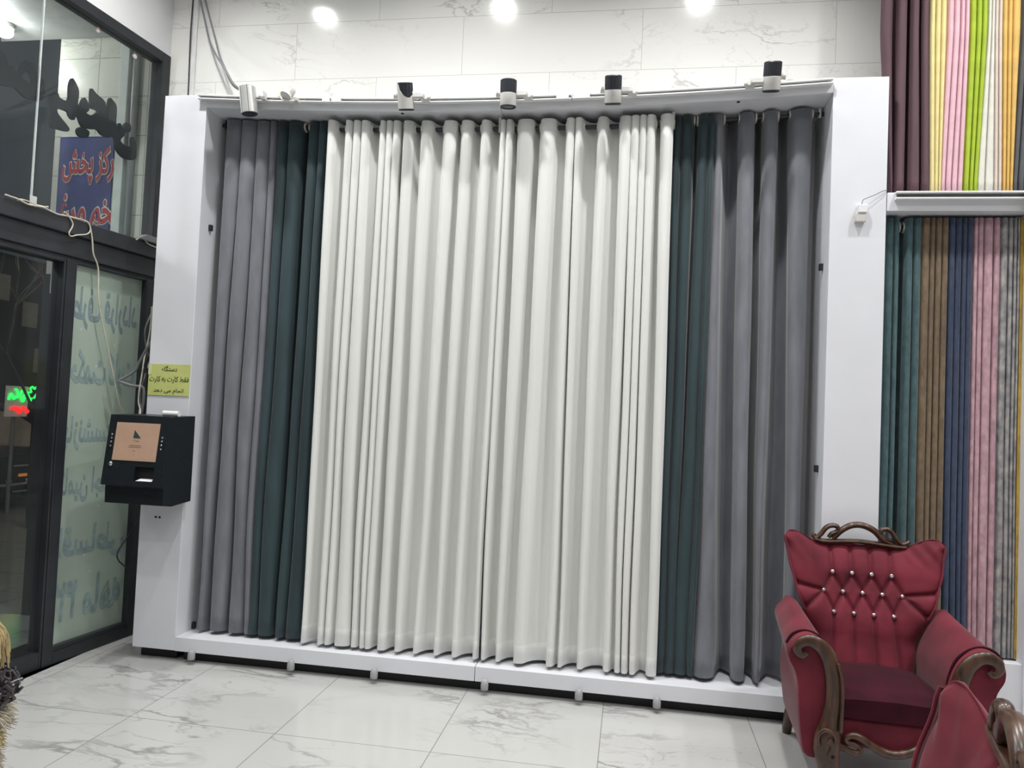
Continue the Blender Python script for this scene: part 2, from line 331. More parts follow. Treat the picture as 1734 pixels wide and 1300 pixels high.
# ------------------------------------------------------------------ room shell
WB = .44                                   # back wall plane
SA = Vector((-3.053, .445, 0)); SROT = math.atan2(-.995, -.1)   # storefront line starts in the back left corner
SD = Vector((-.1, -.995, 0)).normalized(); SN = Vector((.995, -.1, 0)).normalized()
def SF(s, t, z): return SA+SD*s+SN*t+Vector((0, 0, z))
def sbox(mb, s0, s1, t0, t1, z0, z1, mi=0): mb.box(s0, s1, t0, t1, z0, z1, mi)
def sbuild(mb, name, mats, **k): return mb.build(name, mats, loc=SA, rotz=SROT, **k)

mb = MB(); mb.box(-4.2, 6.2, -8.7, .6, -.1, 0); struct(mb.build('floor', 'floor', smooth=False))
mb = MB(); mb.box(-4.2, 6.2, -8.7, .6, CEIL, CEIL+.1); struct(mb.build('ceiling', 'ceiling', smooth=False))
mb = MB(); mb.box(-3.08, 6.2, WB, WB+.12, 0, CEIL); struct(mb.build('wall_back', 'walltile', smooth=False))
mb = MB(); mb.box(6.0, 6.2, -8.7, WB, 0, CEIL); struct(mb.build('wall_right', 'plaster', smooth=False))
mb = MB(); mb.box(-4.2, 6.0, -8.7, -8.5, 0, CEIL); struct(mb.build('wall_front', 'plaster', smooth=False))
mb = MB(); sbox(mb, -.02, 4.2, -.14, .045, 4.10, CEIL); sbox(mb, 4.2, 9.2, -.14, .05, 0, CEIL)
struct(sbuild(mb, 'wall_left', 'plaster', smooth=False))

# storefront: header beam, upper window, frosted door leaf, clear door leaf
mb = MB(); sbox(mb, -.01, 4.2, -.14, .03, 2.50, 2.63); sbox(mb, -.01, 4.2, -.14, .055, 2.63, 2.73); sbox(mb, -.01, 4.2, -.12, .015, 2.475, 2.505)
struct(sbuild(mb, 'trim_1', 'alu2', smooth=False, bevel=.006))
def sparts(name, specs):
    root = bpy.data.objects.new(name, None); COL.objects.link(root); root.location = SA; root.rotation_euler.z = SROT; root['kind'] = 'structure'
    for n, mat, boxes in specs:
        mb = MB()
        for bx in boxes: mb.box(*bx)
        mb.build(n, mat, root, smooth=False, bevel=0 if 'pane' in n else .004)
    return root
w1 = sparts('window_1', [('window_frame', 'alu', [(0, .078, -.05, .05, 2.73, 4.10), (.078, 4.2, -.05, .05, 4.03, 4.10), (2.55, 2.62, -.05, .05, 2.73, 4.03), (4.13, 4.2, -.05, .05, 2.73, 4.03)]),
    ('glass_pane', 'glass', [(.078, 1.008, -.006, .006, 2.73, 4.03)]), ('glass_pane', 'glass', [(1.014, 2.55, -.006, .006, 2.73, 4.03)]), ('glass_pane', 'glass', [(2.62, 4.13, -.006, .006, 2.73, 4.03)]),
    ('glass_joint', 'pillar', [(1.007, 1.015, -.007, .008, 2.73, 4.03)])])
for s_, z_ in ((.62, 3.985), (.30, 3.965)):
    mb = MB(); mb.lathe([(.004, 0), (.016, 0), (.016, .008), (.004, .011)], n=14, T=lambda p: Vector((s_+p.x, .006+p.z, z_+p.y)))
    mb.build('glass_clip', 'rubberclip', w1)
d1 = sparts('door_1', [('door_frame', 'alu', [(0, .10, -.05, .05, 0, 2.475), (.10, .70, -.05, .05, 0, .075), (.10, .70, -.045, .045, .075, .105), (.70, .775, -.05, .05, 0, 2.475), (.10, .70, -.04, .04, 2.462, 2.475)]),
    ('frosted_pane', 'frosted', [(.10, .70, -.006, .006, .105, 2.462)])])
mb = MB(); mb.box(.07, .085, .05, .075, 1.25, 1.42); mb.build('door_handle', 'blackplastic', d1, bevel=.004)
d2 = sparts('door_2', [('door_frame', 'alu', [(.776, .792, -.045, .045, 0, 2.475), (.792, 2.4, -.045, .045, 0, .10), (.792, 2.4, -.045, .045, 2.455, 2.475), (2.4, 2.47, -.045, .045, 0, 2.475)]),
    ('glass_pane', 'doorglass', [(.792, 2.4, -.005, .005, .10, 2.455)])])
d3 = sparts('door_3', [('door_frame', 'alu', [(2.48, 2.55, -.05, .05, 0, 2.475), (2.55, 4.13, -.05, .05, 0, .10), (2.55, 4.13, -.05, .05, 2.43, 2.475), (4.13, 4.2, -.05, .05, 0, 2.475)]),
    ('glass_pane', 'doorglass', [(2.55, 4.13, -.006, .006, .10, 2.43)])])

# hand painted window lettering, read from behind, on the outside of the frosted pane (shows through)
def paint_line(name, s, sc_, z, w, h, mat, **k):
    mb = MB(); lettering(mb, s, w, h, lambda x, y, q: Vector((sc_+x, .0075+q*.002, z+y)), **k)
    return mb.build(name, mat, d1, smooth=False)
# local x runs away from the corner, seen from inside it runs to the left: outside text appears mirrored
paint_line('painted_lettering', 'طرف قرارداد', .40, 2.20, .54, .27, 'paintline', outline=.03)
paint_line('painted_lettering', 'حکمت کارت', .40, 1.80, .54, .28, 'paintmark', thick=.035)
paint_line('painted_lettering', 'بازنشستگان', .40, 1.42, .54, .24, 'paintmark', thick=.028)
paint_line('painted_lettering', 'تامین اجتماعی', .40, 1.08, .56, .22, 'paintmark', thick=.028)
paint_line('painted_lettering', 'اقساطی', .40, .70, .54, .24, 'paintmark', thick=.035)
paint_line('painted_lettering', '۲۴ ماهه', .40, .36, .54, .26, 'paintmark', thick=.035)

# big shop letters mounted outside the upper glass, seen from behind
def flat_letter(name, polys, label, holes=()):
    cu = bpy.data.curves.new(name, 'CURVE'); cu.dimensions = '2D'; cu.fill_mode = 'BOTH'; cu.extrude = .008; cu.resolution_u = 4
    for P in list(polys)+list(holes):
        Q = catmull(P[-1:]+P+P[:2], 3)[3:-3]
        sp = cu.splines.new('POLY'); sp.points.add(len(Q)-1); sp.use_cyclic_u = True
        for b, (s, z) in zip(sp.points, Q): b.co = (s, z, 0, 1)
    t = bpy.data.objects.new(name, cu); COL.objects.link(t); bpy.context.view_layer.update()
    me = bpy.data.meshes.new_from_object(t.evaluated_get(bpy.context.evaluated_depsgraph_get())); bpy.data.objects.remove(t)
    for v in me.vertices: v.co = Vector((v.co.x, -.016+v.co.z, v.co.y))
    me.materials.clear(); me.materials.append(MT['letter'])
    o = bpy.data.objects.new(name, me); COL.objects.link(o); o.location = SA; o.rotation_euler.z = SROT
    return tag(o, label, 'sign letter', 'black shop letters outside the upper window')
LETTER_MAIN = [(0.917, 3.446), (0.883, 3.467), (0.863, 3.469), (0.849, 3.449), (0.792, 3.458), (0.789, 3.536), (0.786, 3.573), (0.77, 3.606), (0.747, 3.593), (0.715, 3.547), (0.717, 3.463), (0.692, 3.452), (0.636, 3.433), (0.6, 3.441), (0.569, 3.47), (0.567, 3.485), (0.614, 3.484), (0.623, 3.518), (0.623, 3.605), (0.579, 3.589), (0.502, 3.562), (0.486, 3.471), (0.474, 3.476), (0.48, 3.566), (0.468, 3.609), (0.443, 3.603), (0.408, 3.574), (0.404, 3.476), (0.397, 3.44), (0.382, 3.471), (0.364, 3.477), (0.348, 3.453), (0.339, 3.476), (0.312, 3.506), (0.282, 3.504), (0.272, 3.476), (0.288, 3.445), (0.324, 3.431), (0.326, 3.411), (0.356, 3.372), (0.343, 3.354), (0.306, 3.348), (0.266, 3.362), (0.263, 3.417), (0.245, 3.429), (0.224, 3.403), (0.211, 3.339), (0.222, 3.281), (0.292, 3.26), (0.347, 3.267), (0.393, 3.303), (0.413, 3.368), (0.464, 3.346), (0.519, 3.345), (0.554, 3.364), (0.593, 3.352), (0.638, 3.34), (0.677, 3.341), (0.698, 3.367), (0.716, 3.391), (0.73, 3.375), (0.735, 3.357), (0.757, 3.354), (0.78, 3.371), (0.79, 3.387), (0.835, 3.384), (0.861, 3.376), (0.853, 3.346), (0.774, 3.296), (0.772, 3.274), (0.789, 3.264), (0.843, 3.255), (0.896, 3.255), (0.916, 3.361)]
LETTER_DOT1 = [(0.669, 3.527), (0.631, 3.493), (0.629, 3.465), (0.652, 3.437), (0.698, 3.45), (0.695, 3.483)]
LETTER_DOT2 = [(0.686, 3.332), (0.625, 3.332), (0.616, 3.309), (0.634, 3.281), (0.691, 3.271), (0.712, 3.299)]
LETTER_B = [(1.319, 3.549), (1.259, 3.553), (1.237, 3.546), (1.217, 3.528), (1.201, 3.487), (1.187, 3.498), (1.176, 3.495), (1.157, 3.478), (1.148, 3.479), (1.127, 3.523), (1.121, 3.546), (1.097, 3.568), (1.072, 3.566), (1.062, 3.568), (1.038, 3.561), (1.026, 3.538), (1.009, 3.5), (0.994, 3.512), (0.975, 3.506), (0.963, 3.481), (0.959, 3.436), (0.971, 3.396), (0.979, 3.374), (1.044, 3.355), (1.091, 3.356), (1.15, 3.379), (1.194, 3.363), (1.252, 3.359), (1.305, 3.354)]
LETTER_B_HOLE = [(1.081, 3.512), (1.063, 3.5), (1.04, 3.458), (1.047, 3.448), (1.078, 3.448), (1.116, 3.459), (1.101, 3.486)]
LETTER_DOT3 = [(1.285, 3.612), (1.268, 3.621), (1.258, 3.609), (1.258, 3.589), (1.272, 3.579), (1.287, 3.588)]
flat_letter('sign_letter', [LETTER_MAIN, LETTER_DOT2], 'long black joined shop word behind the upper glass, overlapping the blue banner')
flat_letter('sign_letter', [LETTER_DOT1], 'small black diamond dot tucked above the long joined shop word')
flat_letter('sign_letter', [LETTER_B], 'looped black shop letter behind the upper glass, cut by the picture edge', [LETTER_B_HOLE])
flat_letter('sign_letter', [LETTER_DOT3], 'small black dot above the looped shop letter at the picture edge')

# loose cables on the header beam
def cable(name, pts, r, mat, label, cat='cable', sub=4, group=None):
    mb = MB(); mb.tube(pts, r, n=8, sub=sub); return tag(mb.build(name, mat), label, cat, group)
def sfp(L, t): return [SF(s, t if not callable(t) else t(z), z) for s, z in L]
bt = lambda z: .063 if z > 2.62 else .045
cable('beam_cable', sfp([(1.229, 2.741), (1.194, 2.74), (1.14, 2.738), (1.084, 2.727), (1.022, 2.734), (0.978, 2.738), (0.938, 2.731), (0.877, 2.724), (0.809, 2.732), (0.753, 2.734), (0.689, 2.737), (0.648, 2.729), (0.625, 2.68), (0.609, 2.616), (0.596, 2.545), (0.551, 2.462), (0.535, 2.291), (0.5, 2.151), (0.45, 2.012), (0.407, 1.891), (0.364, 1.768), (0.311, 1.621), (0.259, 1.535)], .062), .0048, 'creamcable', 'cream cable lying along the black beam then hanging down to the kiosk')
cable('cable_loop', sfp([(0.839, 2.75), (0.81, 2.738), (0.772, 2.697), (0.777, 2.666), (0.794, 2.633), (0.78, 2.615), (0.732, 2.633), (0.661, 2.656), (0.637, 2.683), (0.643, 2.718)], .066), .004, 'creamcable', 'cream cable loop drooping over the front of the black beam')
cable('cable_tail', sfp([(1.14, 2.736), (1.116, 2.746), (1.074, 2.748), (1.023, 2.744), (0.972, 2.745), (0.937, 2.753)], .050), .004, 'creamcable', 'short white cable tail on the beam under the pale tape')
cable('cable_loop', sfp([(0.249, 2.716), (0.215, 2.736), (0.171, 2.736), (0.133, 2.714), (0.068, 2.708), (-0.0, 2.709)], .066), .004, 'creamcable', 'small cream cable loop on the beam beside the grey connector box')
mb = MB(); mb.prism([(.235, 2.732), (.03, 2.732), (.03, 2.775), (.155, 2.775)], lambda a, b, k: Vector((a, .025+.05*k, b)))
tag(mb.build('connector_box', 'pipe', loc=SA, rotz=SROT, smooth=False, bevel=.004), 'grey connector box on the beam end beside the white panel', 'box')
mb = MB(); mb.prism([(1.028, 2.80), (.98, 2.80), (.981, 2.733), (1.023, 2.733)], lambda a, b, k: Vector((a, .008+.002*k, b)))
tag(mb.build('tape_strip', 'pillar', loc=SA, rotz=SROT, smooth=False), 'pale tape strip stuck low on the upper glass at the beam', 'tape')

# ------------------------------------------------------------------ outside
mb = MB(); mb.box(-16, -3.05, -9, 14, -.16, -.02); struct(mb.build('pavement', 'pavement', smooth=False))
mb = MB(); mb.box(-3.52, -3.05, -9, .62, -.02, 0); struct(mb.build('step_outside', 'stepstone', smooth=False))
mb = MB(); mb.box(-4.06, -3.10, .62, .9, -.02, 5.2); struct(mb.build('wall_outside', 'stonewall', smooth=False))
mb = MB(); mb.box(-4.075, -3.09, .615, .88, -.02, 2.55); struct(mb.build('trim_3', 'alu2', smooth=False))
mb = MB(); mb.box(-3.50, -3.43, .56, .62, -.02, 4.4); tag(mb.build('pillar', 'pillar', smooth=False, bevel=.004), 'narrow pale pillar outside beside the blue banner', 'pillar')
mb = MB(); mb.tube([(-3.385, .59, -.02), (-3.385, .59, 4.6)], .026, n=14); tag(mb.build('drain_pipe', 'pipe'), 'grey drain pipe outside between the pale pillar and marble strip', 'pipe')
b = thing('banner', 'blue hanging banner with red white-edged lettering seen through the upper window', 'banner', (-3.77, .60, 2.4))
mb = MB(); mb.box(-.225, .225, 0, .012, 0, 1.20); mb.build('banner_cloth', 'bannerblue', b, smooth=False)
mb = MB(); mb.box(-.228, .228, -.004, .014, 1.19, 1.205); mb.box(-.228, -.222, -.004, .0, 0, 1.2); mb.build('banner_edge', 'pillar', b, smooth=False)
for s, z, x, w, h in (('مرکز پخش', .97, .06, .50, .30), ('تخم مرغ', .58, .06, .50, .36)):
    mb = MB(); lettering(mb, s, w, h, lambda a, c, q: Vector((x+a, -.003-.02*q, z+c)), thick=.062); mb.build('lettering_outline', 'bannerwhite', b, smooth=False)
    mb = MB(); lettering(mb, s, w*.985, h*.96, lambda a, c, q: Vector((x+a, -.0065-.02*q, z+c)), thick=.026); mb.build('lettering', 'bannerred', b, smooth=False)
mb = MB(); mb.box(-6.2, -3.25, -6, .6, 4.35, 4.5); struct(mb.build('trim_2', 'canopy', smooth=False))

n = thing('neon_sign', 'green and red lit sign across the dark street', 'sign', (-8, 4.83, 1.3))
mb = MB(); mb.tube([(-.05, -.08, -1.32), (-.05, -.08, .3)], .025, n=10); mb.build('sign_post', 'pipe', n)
mb = MB(); mb.box(-.03, 0, -.26, .10, .0, .42); mb.build('sign_board', 'signpale', n, smooth=False)
def squig(y0, y1, z, amp, k, seed):
    r = random.Random(seed); return [(.02, y0+(y1-y0)*i/k, z+amp*r.uniform(-1, 1)) for i in range(k+1)]
mb = MB(); mb.tube(squig(-.25, .14, .27, .055, 14, 1), .016, n=6, sub=3); mb.tube(squig(-.15, .12, .33, .045, 9, 2), .014, n=6, sub=3)
mb.tube([(.02, .13, .34), (.02, .11, .40), (.02, .15, .42), (.02, .18, .39), (.02, .22, .42), (.02, .26, .40), (.02, .24, .34), (.02, .18, .26)], .014, n=6, sub=3); mb.build('green_lettering', 'neongreen', n)
mb = MB(); mb.tube(squig(-.21, .10, .09, .05, 12, 5), .016, n=6, sub=3); mb.tube(squig(-.20, .08, .10, .03, 8, 6), .014, n=6, sub=3); mb.build('red_lettering', 'neonred', n)
c = thing('parked_truck', 'dark parked truck with beige cargo box and chrome front behind the clear door', 'truck', (-8.3, 4.95, -.02))
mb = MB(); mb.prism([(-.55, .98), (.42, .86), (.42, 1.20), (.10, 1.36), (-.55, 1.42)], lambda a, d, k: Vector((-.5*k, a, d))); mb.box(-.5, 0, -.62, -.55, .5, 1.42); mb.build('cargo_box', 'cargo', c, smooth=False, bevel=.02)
mb = MB(); mb.prism([(-.9, .12), (.85, .12), (.85, .55), (.55, .78), (-.6, .82), (-.9, .6)], lambda a, d, k: Vector((.1-.9*k, a, d))); mb.build('cab', 'car', c, smooth=False, bevel=.05)
for z, y0, y1, r in ((.62, .0, .42, .014), (.36, -.5, .42, .018), (.26, .0, .32, .012)):
    mb = MB(); mb.tube([(.13, y0, z), (.15, (y0+y1)/2, z), (.13, y1, z)], r, n=8, sub=3); mb.build('chrome_bar', 'oldchrome', c)
mb = MB(); mb.box(.09, .13, .12, .42, .46, .50); mb.build('indicator', 'amber', c, bevel=.01)
for y in (-.05, .30):
    mb = MB(); mb.sphere((.11, y, .40), .05, sc=(.5, 1, .8)); mb.build('headlight', 'oldchrome', c)
for y in (-.6, .6):
    mb = MB(); mb.tube([(-.45, y-.1, .14), (-.45, y+.1, .14)], .15, n=20); mb.build('wheel', 'blackplastic', c)
t = thing('bare_tree', 'bare thin street tree beside the lit sign', 'tree', (-6.9, 3.85, -.02))
mb = MB(); rr = random.Random(4)
def branch(p, d, l, r, k):
    q = p+d*l; mid = p+d*l*.5+Vector((rr.uniform(-.03, .03), rr.uniform(-.03, .03), 0)); mb.tube([p, mid, q], [r, r*.8, r*.6], n=6, sub=2)
    if k:
        for _ in range(3): branch(q, (d+Vector((rr.uniform(-.7, .7), rr.uniform(-.7, .7), rr.uniform(-.1, .5)))).normalized(), l*.66, r*.55, k-1)
branch(Vector((0, 0, 0)), Vector((0, 0, 1)), 1.35, .035, 4); mb.build('branches', 'bark', t)
bl = thing('far_building', 'dim building with faint lit windows across the street', 'building', (-13, 9, -.02))
mb = MB(); mb.box(-3, 0, -6, 5, 0, 4.6); mb.build('facade', 'farwall', bl, smooth=False)
for i, (y, z) in enumerate(((-.6, 3.1), (1.2, 3.1), (1.6, 2.1), (-2.2, 3.0), (.4, 3.6), (2.6, 3.2))):
    mb = MB(); mb.box(-.02, .03, y, y+.40, z, z+.55); mb.build('window', 'farwin', bl, smooth=False)
cl = thing('canopy_lamp', 'bright round lamp under the outside canopy at the top left picture corner', 'lamp', (-4.30, .35, 4.35))
mb = MB(); mb.lathe([(.001, 0), (.06, 0), (.06, -.03), (.001, -.03)], n=24); mb.build('lamp_base', 'lampwhite', cl)
mb = MB(); mb.sphere((0, 0, -.06), .06, n=16, sc=(1, 1, .7)); mb.build('globe', 'lamplens', cl)
ld = bpy.data.lights.new('globe_glow', 'POINT'); ld.energy = 14; ld.color = (1, .98, .95); ld.shadow_soft_size = .05
lo = bpy.data.objects.new('globe_glow', ld); COL.objects.link(lo); lo.parent = cl; lo.location = (0, -.05, -.13)
cl = thing('unseen_fill_lamp', 'added round fill lamp out of view outside, brightening the canopy and blue banner', 'lamp', (-4.4, -1.7, 0))  # unseen globe and post added to brighten the canopy and banner from outside
mb = MB(); mb.tube([(0, 0, -.02), (0, 0, 3.1)], .03, n=12); mb.build('fill_lamp_post', 'pipe', cl)
mb = MB(); mb.sphere((0, 0, 3.17), .08, n=16); mb.build('globe', 'lamplens', cl)
ld = bpy.data.lights.new('globe_glow', 'POINT'); ld.energy = 52; ld.color = (1, .98, .95); ld.shadow_soft_size = .08
lo = bpy.data.objects.new('globe_glow', ld); COL.objects.link(lo); lo.parent = cl; lo.location = (0, 0, 3.34)
ld = bpy.data.lights.new('street_fill', 'POINT'); ld.energy = 130; ld.color = (1, .85, .7); ld.shadow_soft_size = .2  # added light to lift the truck and street; no street lamp stands there
lo = bpy.data.objects.new('street_fill', ld); COL.objects.link(lo); lo.location = (-6.0, 3.2, 4.2); tag(lo, 'added warm fill light over the street outside, no lamp there', 'lamp')

# ------------------------------------------------------------------ ceiling downlights
def downlight(x, y, dim):
    t = thing('ceiling_downlight', 'round lit downlight set in the ceiling above the shop floor', 'ceiling light', (x, y, CEIL), 0, 'ceiling downlights')
    mb = MB(); mb.lathe([(.076, 0), (.11, 0), (.11, -.012), (.085, -.02), (.078, -.008)], n=28); mb.build('trim_ring', 'lampwhite', t)
    mb = MB(); mb.lathe([(.001, -.006), (.078, -.006), (.078, -.002), (.001, -.002)], n=28); mb.build('lens', 'lamplens', t)
    ld = bpy.data.lights.new('downlight_beam', 'AREA'); ld.shape = 'DISK'; ld.size = .15; ld.energy = LAMP_W*dim; ld.color = (1, .993, .98); ld.spread = math.radians(132)
    lo = bpy.data.objects.new('downlight_beam', ld); COL.objects.link(lo); lo.parent = t; lo.location = (0, 0, -.022)
for j, y in enumerate(LAMP_Y):
    for i, x in enumerate(LAMP_X): downlight(x, y, (1., .36, .30, .30)[j])

# ------------------------------------------------------------------ curtain display unit
def sag(x): return 3.478+.06*((x+.5)/1.93)**2
du = thing('display_unit', 'wide white laminate display frame around the grey, green and white curtains', 'display frame', (0, 0, 0))
for x0, x1, n_ in ((-2.725, -2.428, 'side_panel'), (1.414, 1.710, 'side_panel')):
    mb = MB(); mb.box(x0, x1, 0, WB-.002, .068 if x0 < 0 else .02, 3.622); mb.build(n_, 'white', du, smooth=False, bevel=.003)
def sagged(mb, x0, x1, y0, y1, z0, z1, k=16, mi=0, f=None):
    f = f or sag; rings = []
    for i in range(k+1):
        x = x0+(x1-x0)*i/k; s = f(x); rings.append([Vector((x, y0, s+z0)), Vector((x, y1, s+z0)), Vector((x, y1, s+z1)), Vector((x, y0, s+z1))])
    mb.loft(rings, mi)
mb = MB(); sagged(mb, -2.428, -.494, .0, WB-.004, 0, .085); mb.build('top_board', 'white', du, smooth=False, bevel=.002)
mb = MB(); sagged(mb, -.491, 1.414, .0, WB-.004, 0, .085); mb.build('top_board', 'white', du, smooth=False, bevel=.002)
mb = MB(); mb.box(-2.428, 1.414, WB-.03, WB-.006, .12, 3.47); mb.build('back_board', 'backboard', du, smooth=False)
mb = MB(); mb.box(-2.428, -.503, 0, WB-.03, .066, .153); mb.build('base_board', 'white', du, smooth=False, bevel=.002)
mb = MB(); mb.box(-.499, 1.414, 0, WB-.03, .066, .153); mb.build('base_board', 'white', du, smooth=False, bevel=.002)
mb = MB(); mb.box(-2.40, 1.40, .06, .09, 0, .066); mb.box(-2.70, -2.45, .06, .40, 0, .068); mb.build('plinth', 'darkhole', du, smooth=False)
for x in (-2.30, -1.64, -1.11, -.435, .115, .555, 1.30):
    mb = MB(); mb.lathe([(.001, .032), (.021, .032), (.0225, .037), (.0225, .064), (.019, .080), (.012, .089), (.002, .092)], n=18, T=lambda p: Vector((x+p.x, -.021+p.y, p.z)))
    mb.build('bumper', 'bumper', du)
for x, z in ((-2.612, .893), (-2.585, .893)):
    mb = MB(); mb.lathe([(.001, .004), (.007, .004), (.007, 0), (.001, 0)], n=10, T=lambda p: Vector((x+p.x, -p.z, z+p.y))); mb.build('screw_hole', 'darkhole', du)
for x, y, z in ((-2.42, .10, 2.76), (-2.42, .17, .16), (1.405, .10, 1.39), (1.405, .12, 2.55)):
    mb = MB(); mb.box(x-.012, x+.012, y, y+.025, z, z+.04); mb.build('bracket', 'blackplastic', du, bevel=.003)
for x, y in ((-1.12, .03), (.90, .03)):
    mb = MB(); mb.lathe([(.001, 0), (.010, 0), (.010, -.003), (.001, -.003)], n=10, T=lambda p: Vector((x+p.x, y+p.y, sag(x)+p.z))); mb.build('screw_head', 'blackplastic', du)

# lighting tracks along the top edge
def track(x0, x1, label, conn0, conn1):
    root = thing('lighting_track', label, 'lighting track', ((x0+x1)/2, 0, sag((x0+x1)/2)+.057), 0, None); cx, cz = root.location.x, root.location.z
    mb = MB(); f = lambda x: sag(x+cx)-cz
    sagged(mb, x0-cx, x1-cx, -.036, -.001, .042, .050, f=f); sagged(mb, x0-cx, x1-cx, -.036, -.001, .064, .073, f=f); sagged(mb, x0-cx, x1-cx, -.010, -.001, .050, .064, f=f)
    mb.build('rail', 'track', root, smooth=False, bevel=.001)
    mb = MB(); sagged(mb, x0+.01-cx, x1-.01-cx, -.014, -.0102, .051, .063, f=f); mb.build('slot', 'slot', root, smooth=False)
    for c0, c1 in (conn0, conn1):
        if c0 is None: continue
        mb = MB(); sagged(mb, c0-cx, c1-cx, -.040, -.005, .040, .076, k=3, f=f); mb.build('connector', 'track', root, smooth=False, bevel=.003)
    return root
track(-2.475, -1.57, 'white lighting track along the frame top, left section above the grey curtain', (None, 0), (-1.625, -1.575))
track(-1.565, -.065, 'white lighting track along the frame top, middle section above the white curtains', (-1.562, -1.50), (-.155, -.08))
track(-.06, 1.405, 'white lighting track along the frame top, right section ending at the right panel', (-.055, .045), (None, 0))

# track spotlights
def track_light(x, label, flip, kind, tilt=0., yaw=0., drop=0.):
    z = sag(x)+.058; t = thing('track_light', label, 'track light', (x, -.04, z))
    R = Matrix.Rotation(yaw, 3, 'Z') @ Matrix.Rotation(tilt, 3, 'X')
    O = Vector((0, -.062, -.004+drop)); T = lambda p: R @ p+O
    s = -1 if flip else 1
    if kind == 'swoop':
        mb = MB(); n = 32; prof = []
        top = lambda a: .075 - .088*max(0., math.cos(a+.9))**.75
        rb = [[T(Vector((.049*math.cos(q), .049*math.sin(q), -.075))) for q in [2*PI*k/n for k in range(n)]], [T(Vector((.049*math.cos(q), .049*math.sin(q), top(q)))) for q in [2*PI*k/n for k in range(n)]], [T(Vector((.040*math.cos(q), .040*math.sin(q), top(q)))) for q in [2*PI*k/n for k in range(n)]]]
        mb.loft(rb, cap=True); mb.build('shade', 'lampwhite', t)
        mb = MB(); mb.lathe([(.043, -.07), (.044, .073), (.001, .073)], n=32, T=T)
        for k in range(14): a = 2*PI*k/14; mb.box(-.002, .002, .040, .0465, -.02, .072, T=lambda p, a=a: T(Matrix.Rotation(a, 3, 'Z') @ p))
        mb.build('heat_sink', 'lampblack', t); mb = MB(); mb.lathe([(.001, -.078), (.044, -.078), (.046, -.084), (.046, -.070), (.001, -.070)], n=28, T=T); mb.build('lens_ring', 'lampblack', t)
    else:
        mb = MB(); mb.lathe([(.047, -.070), (.049, -.066), (.049, -.001), (.045, .002)], n=32, T=T); mb.build('shade', 'lampwhite', t)
        mb = MB(); mb.lathe([(.047, .0), (.0475, .074), (.042, .080), (.036, .076), (.001, .074)], n=32, T=T)
        for k in range(20): a = 2*PI*k/20; mb.box(-.0022, .0022, .040, .0485, .006, .076, T=lambda p, a=a: T(Matrix.Rotation(a, 3, 'Z') @ p))
        mb.build('heat_sink', 'lampblack', t)
        mb = MB(); mb.lathe([(.046, -.064), (.047, -.076), (.042, -.080), (.036, -.070)], n=32, T=T); mb.build('lens_ring', 'lampblack', t)
        mb = MB(); mb.lathe([(.001, -.071), (.037, -.071), (.037, -.066), (.001, -.066)], n=24, T=T); mb.build('lens', 'lens', t)
    mb = MB(); mb.tube([O+Vector((-.045*s, 0, .0)), O+Vector((-.062*s, 0, .002))], .016, n=12); mb.tube([O+Vector((-.062*s, 0, .002)), O+Vector((-.070*s, .0, .003))], .019, n=12); mb.build('knob', 'lampwhite', t)
    mb = MB(); mb.box(min(.046*s, .112*s), max(.046*s, .112*s), -.075, -.048, -.020, .012); mb.box(min(.085*s, .112*s), max(.085*s, .112*s), -.06, .004, -.016, .010); mb.build('arm', 'lampwhite', t, bevel=.004)
    mb = MB(); mb.box(min(.106*s, .135*s), max(.106*s, .135*s), -.035, .012, -.016, .013); mb.tube([(.128*s, -.03, -.006), (.145*s, -.03, -.006)], .012, n=10); mb.build('track_adapter', 'lampwhite', t, bevel=.003)
    return t
track_light(-1.062, 'track light with swooping white shade and black back, first white one from the left', False, 'swoop', tilt=.36)
track_light(-.432, 'black and white track light above the middle of the white curtains, lens showing', False, 'plain', tilt=.16, yaw=.05)
track_light(.182, 'black and white track light leaning upright, right of the track connector', False, 'plain', tilt=.37)
track_light(1.062, 'black and white track light nearest the right white panel, arm on its left', True, 'plain', tilt=.34, drop=.02)
# silver lamp at the left end and small module
t = thing('track_light', 'silver cylinder track light at the left end of the track, hung low', 'track light', (-2.07, -.04, sag(-2.07)+.058))
R0 = Matrix.Rotation(-.13, 3, 'Y') @ Matrix.Rotation(.06, 3, 'X')
T0 = lambda p: R0 @ p+Vector((-.01, -.065, -.045))
mb = MB(); mb.lathe([(.046, -.085), (.051, -.083), (.051, .080), (.046, .084), (.001, .084)], n=36, T=T0); mb.build('lamp_body', 'silver', t)
mb = MB(); mb.lathe([(.001, -.086), (.046, -.086), (.046, -.08), (.001, -.08)], n=28, T=T0); mb.build('lens', 'lampblack', t)
mb = MB()
for a in (-PI/2-.55, -PI/2+.42): mb.box(.0500, .0522, -.0016, .0016, -.082, .082, T=lambda p, a=a: T0(Matrix.Rotation(a, 3, 'Z') @ p))
mb.build('seam', 'slot', t, smooth=False)
mb = MB(); mb.box(-.075, -.045, -.05, .01, -.035, .045); mb.build('track_adapter', 'lampwhite', t, bevel=.005)
mb = MB(); mb.box(.045, .075, -.05, .01, -.02, .03); mb.tube([(.06, -.05, -.01), (.085, -.06, -.025)], .014, n=10); mb.build('bracket', 'lampwhite', t, bevel=.005)
t = thing('spot_module', 'small finned white spot module with a cream tab, second on the track', 'track light', (-1.83, -.04, sag(-1.83)+.06))
R1 = Matrix.Rotation(.32, 3, 'Y') @ Matrix.Rotation(-.5, 3, 'X'); T1 = lambda p: R1 @ p+Vector((.01, -.055, .012))
mb = MB(); mb.lathe([(.028, -.005), (.034, -.03), (.036, -.036), (.030, -.038)], n=28, T=T1); mb.lathe([(.026, -.005), (.026, .032), (.001, .034)], n=24, T=T1)
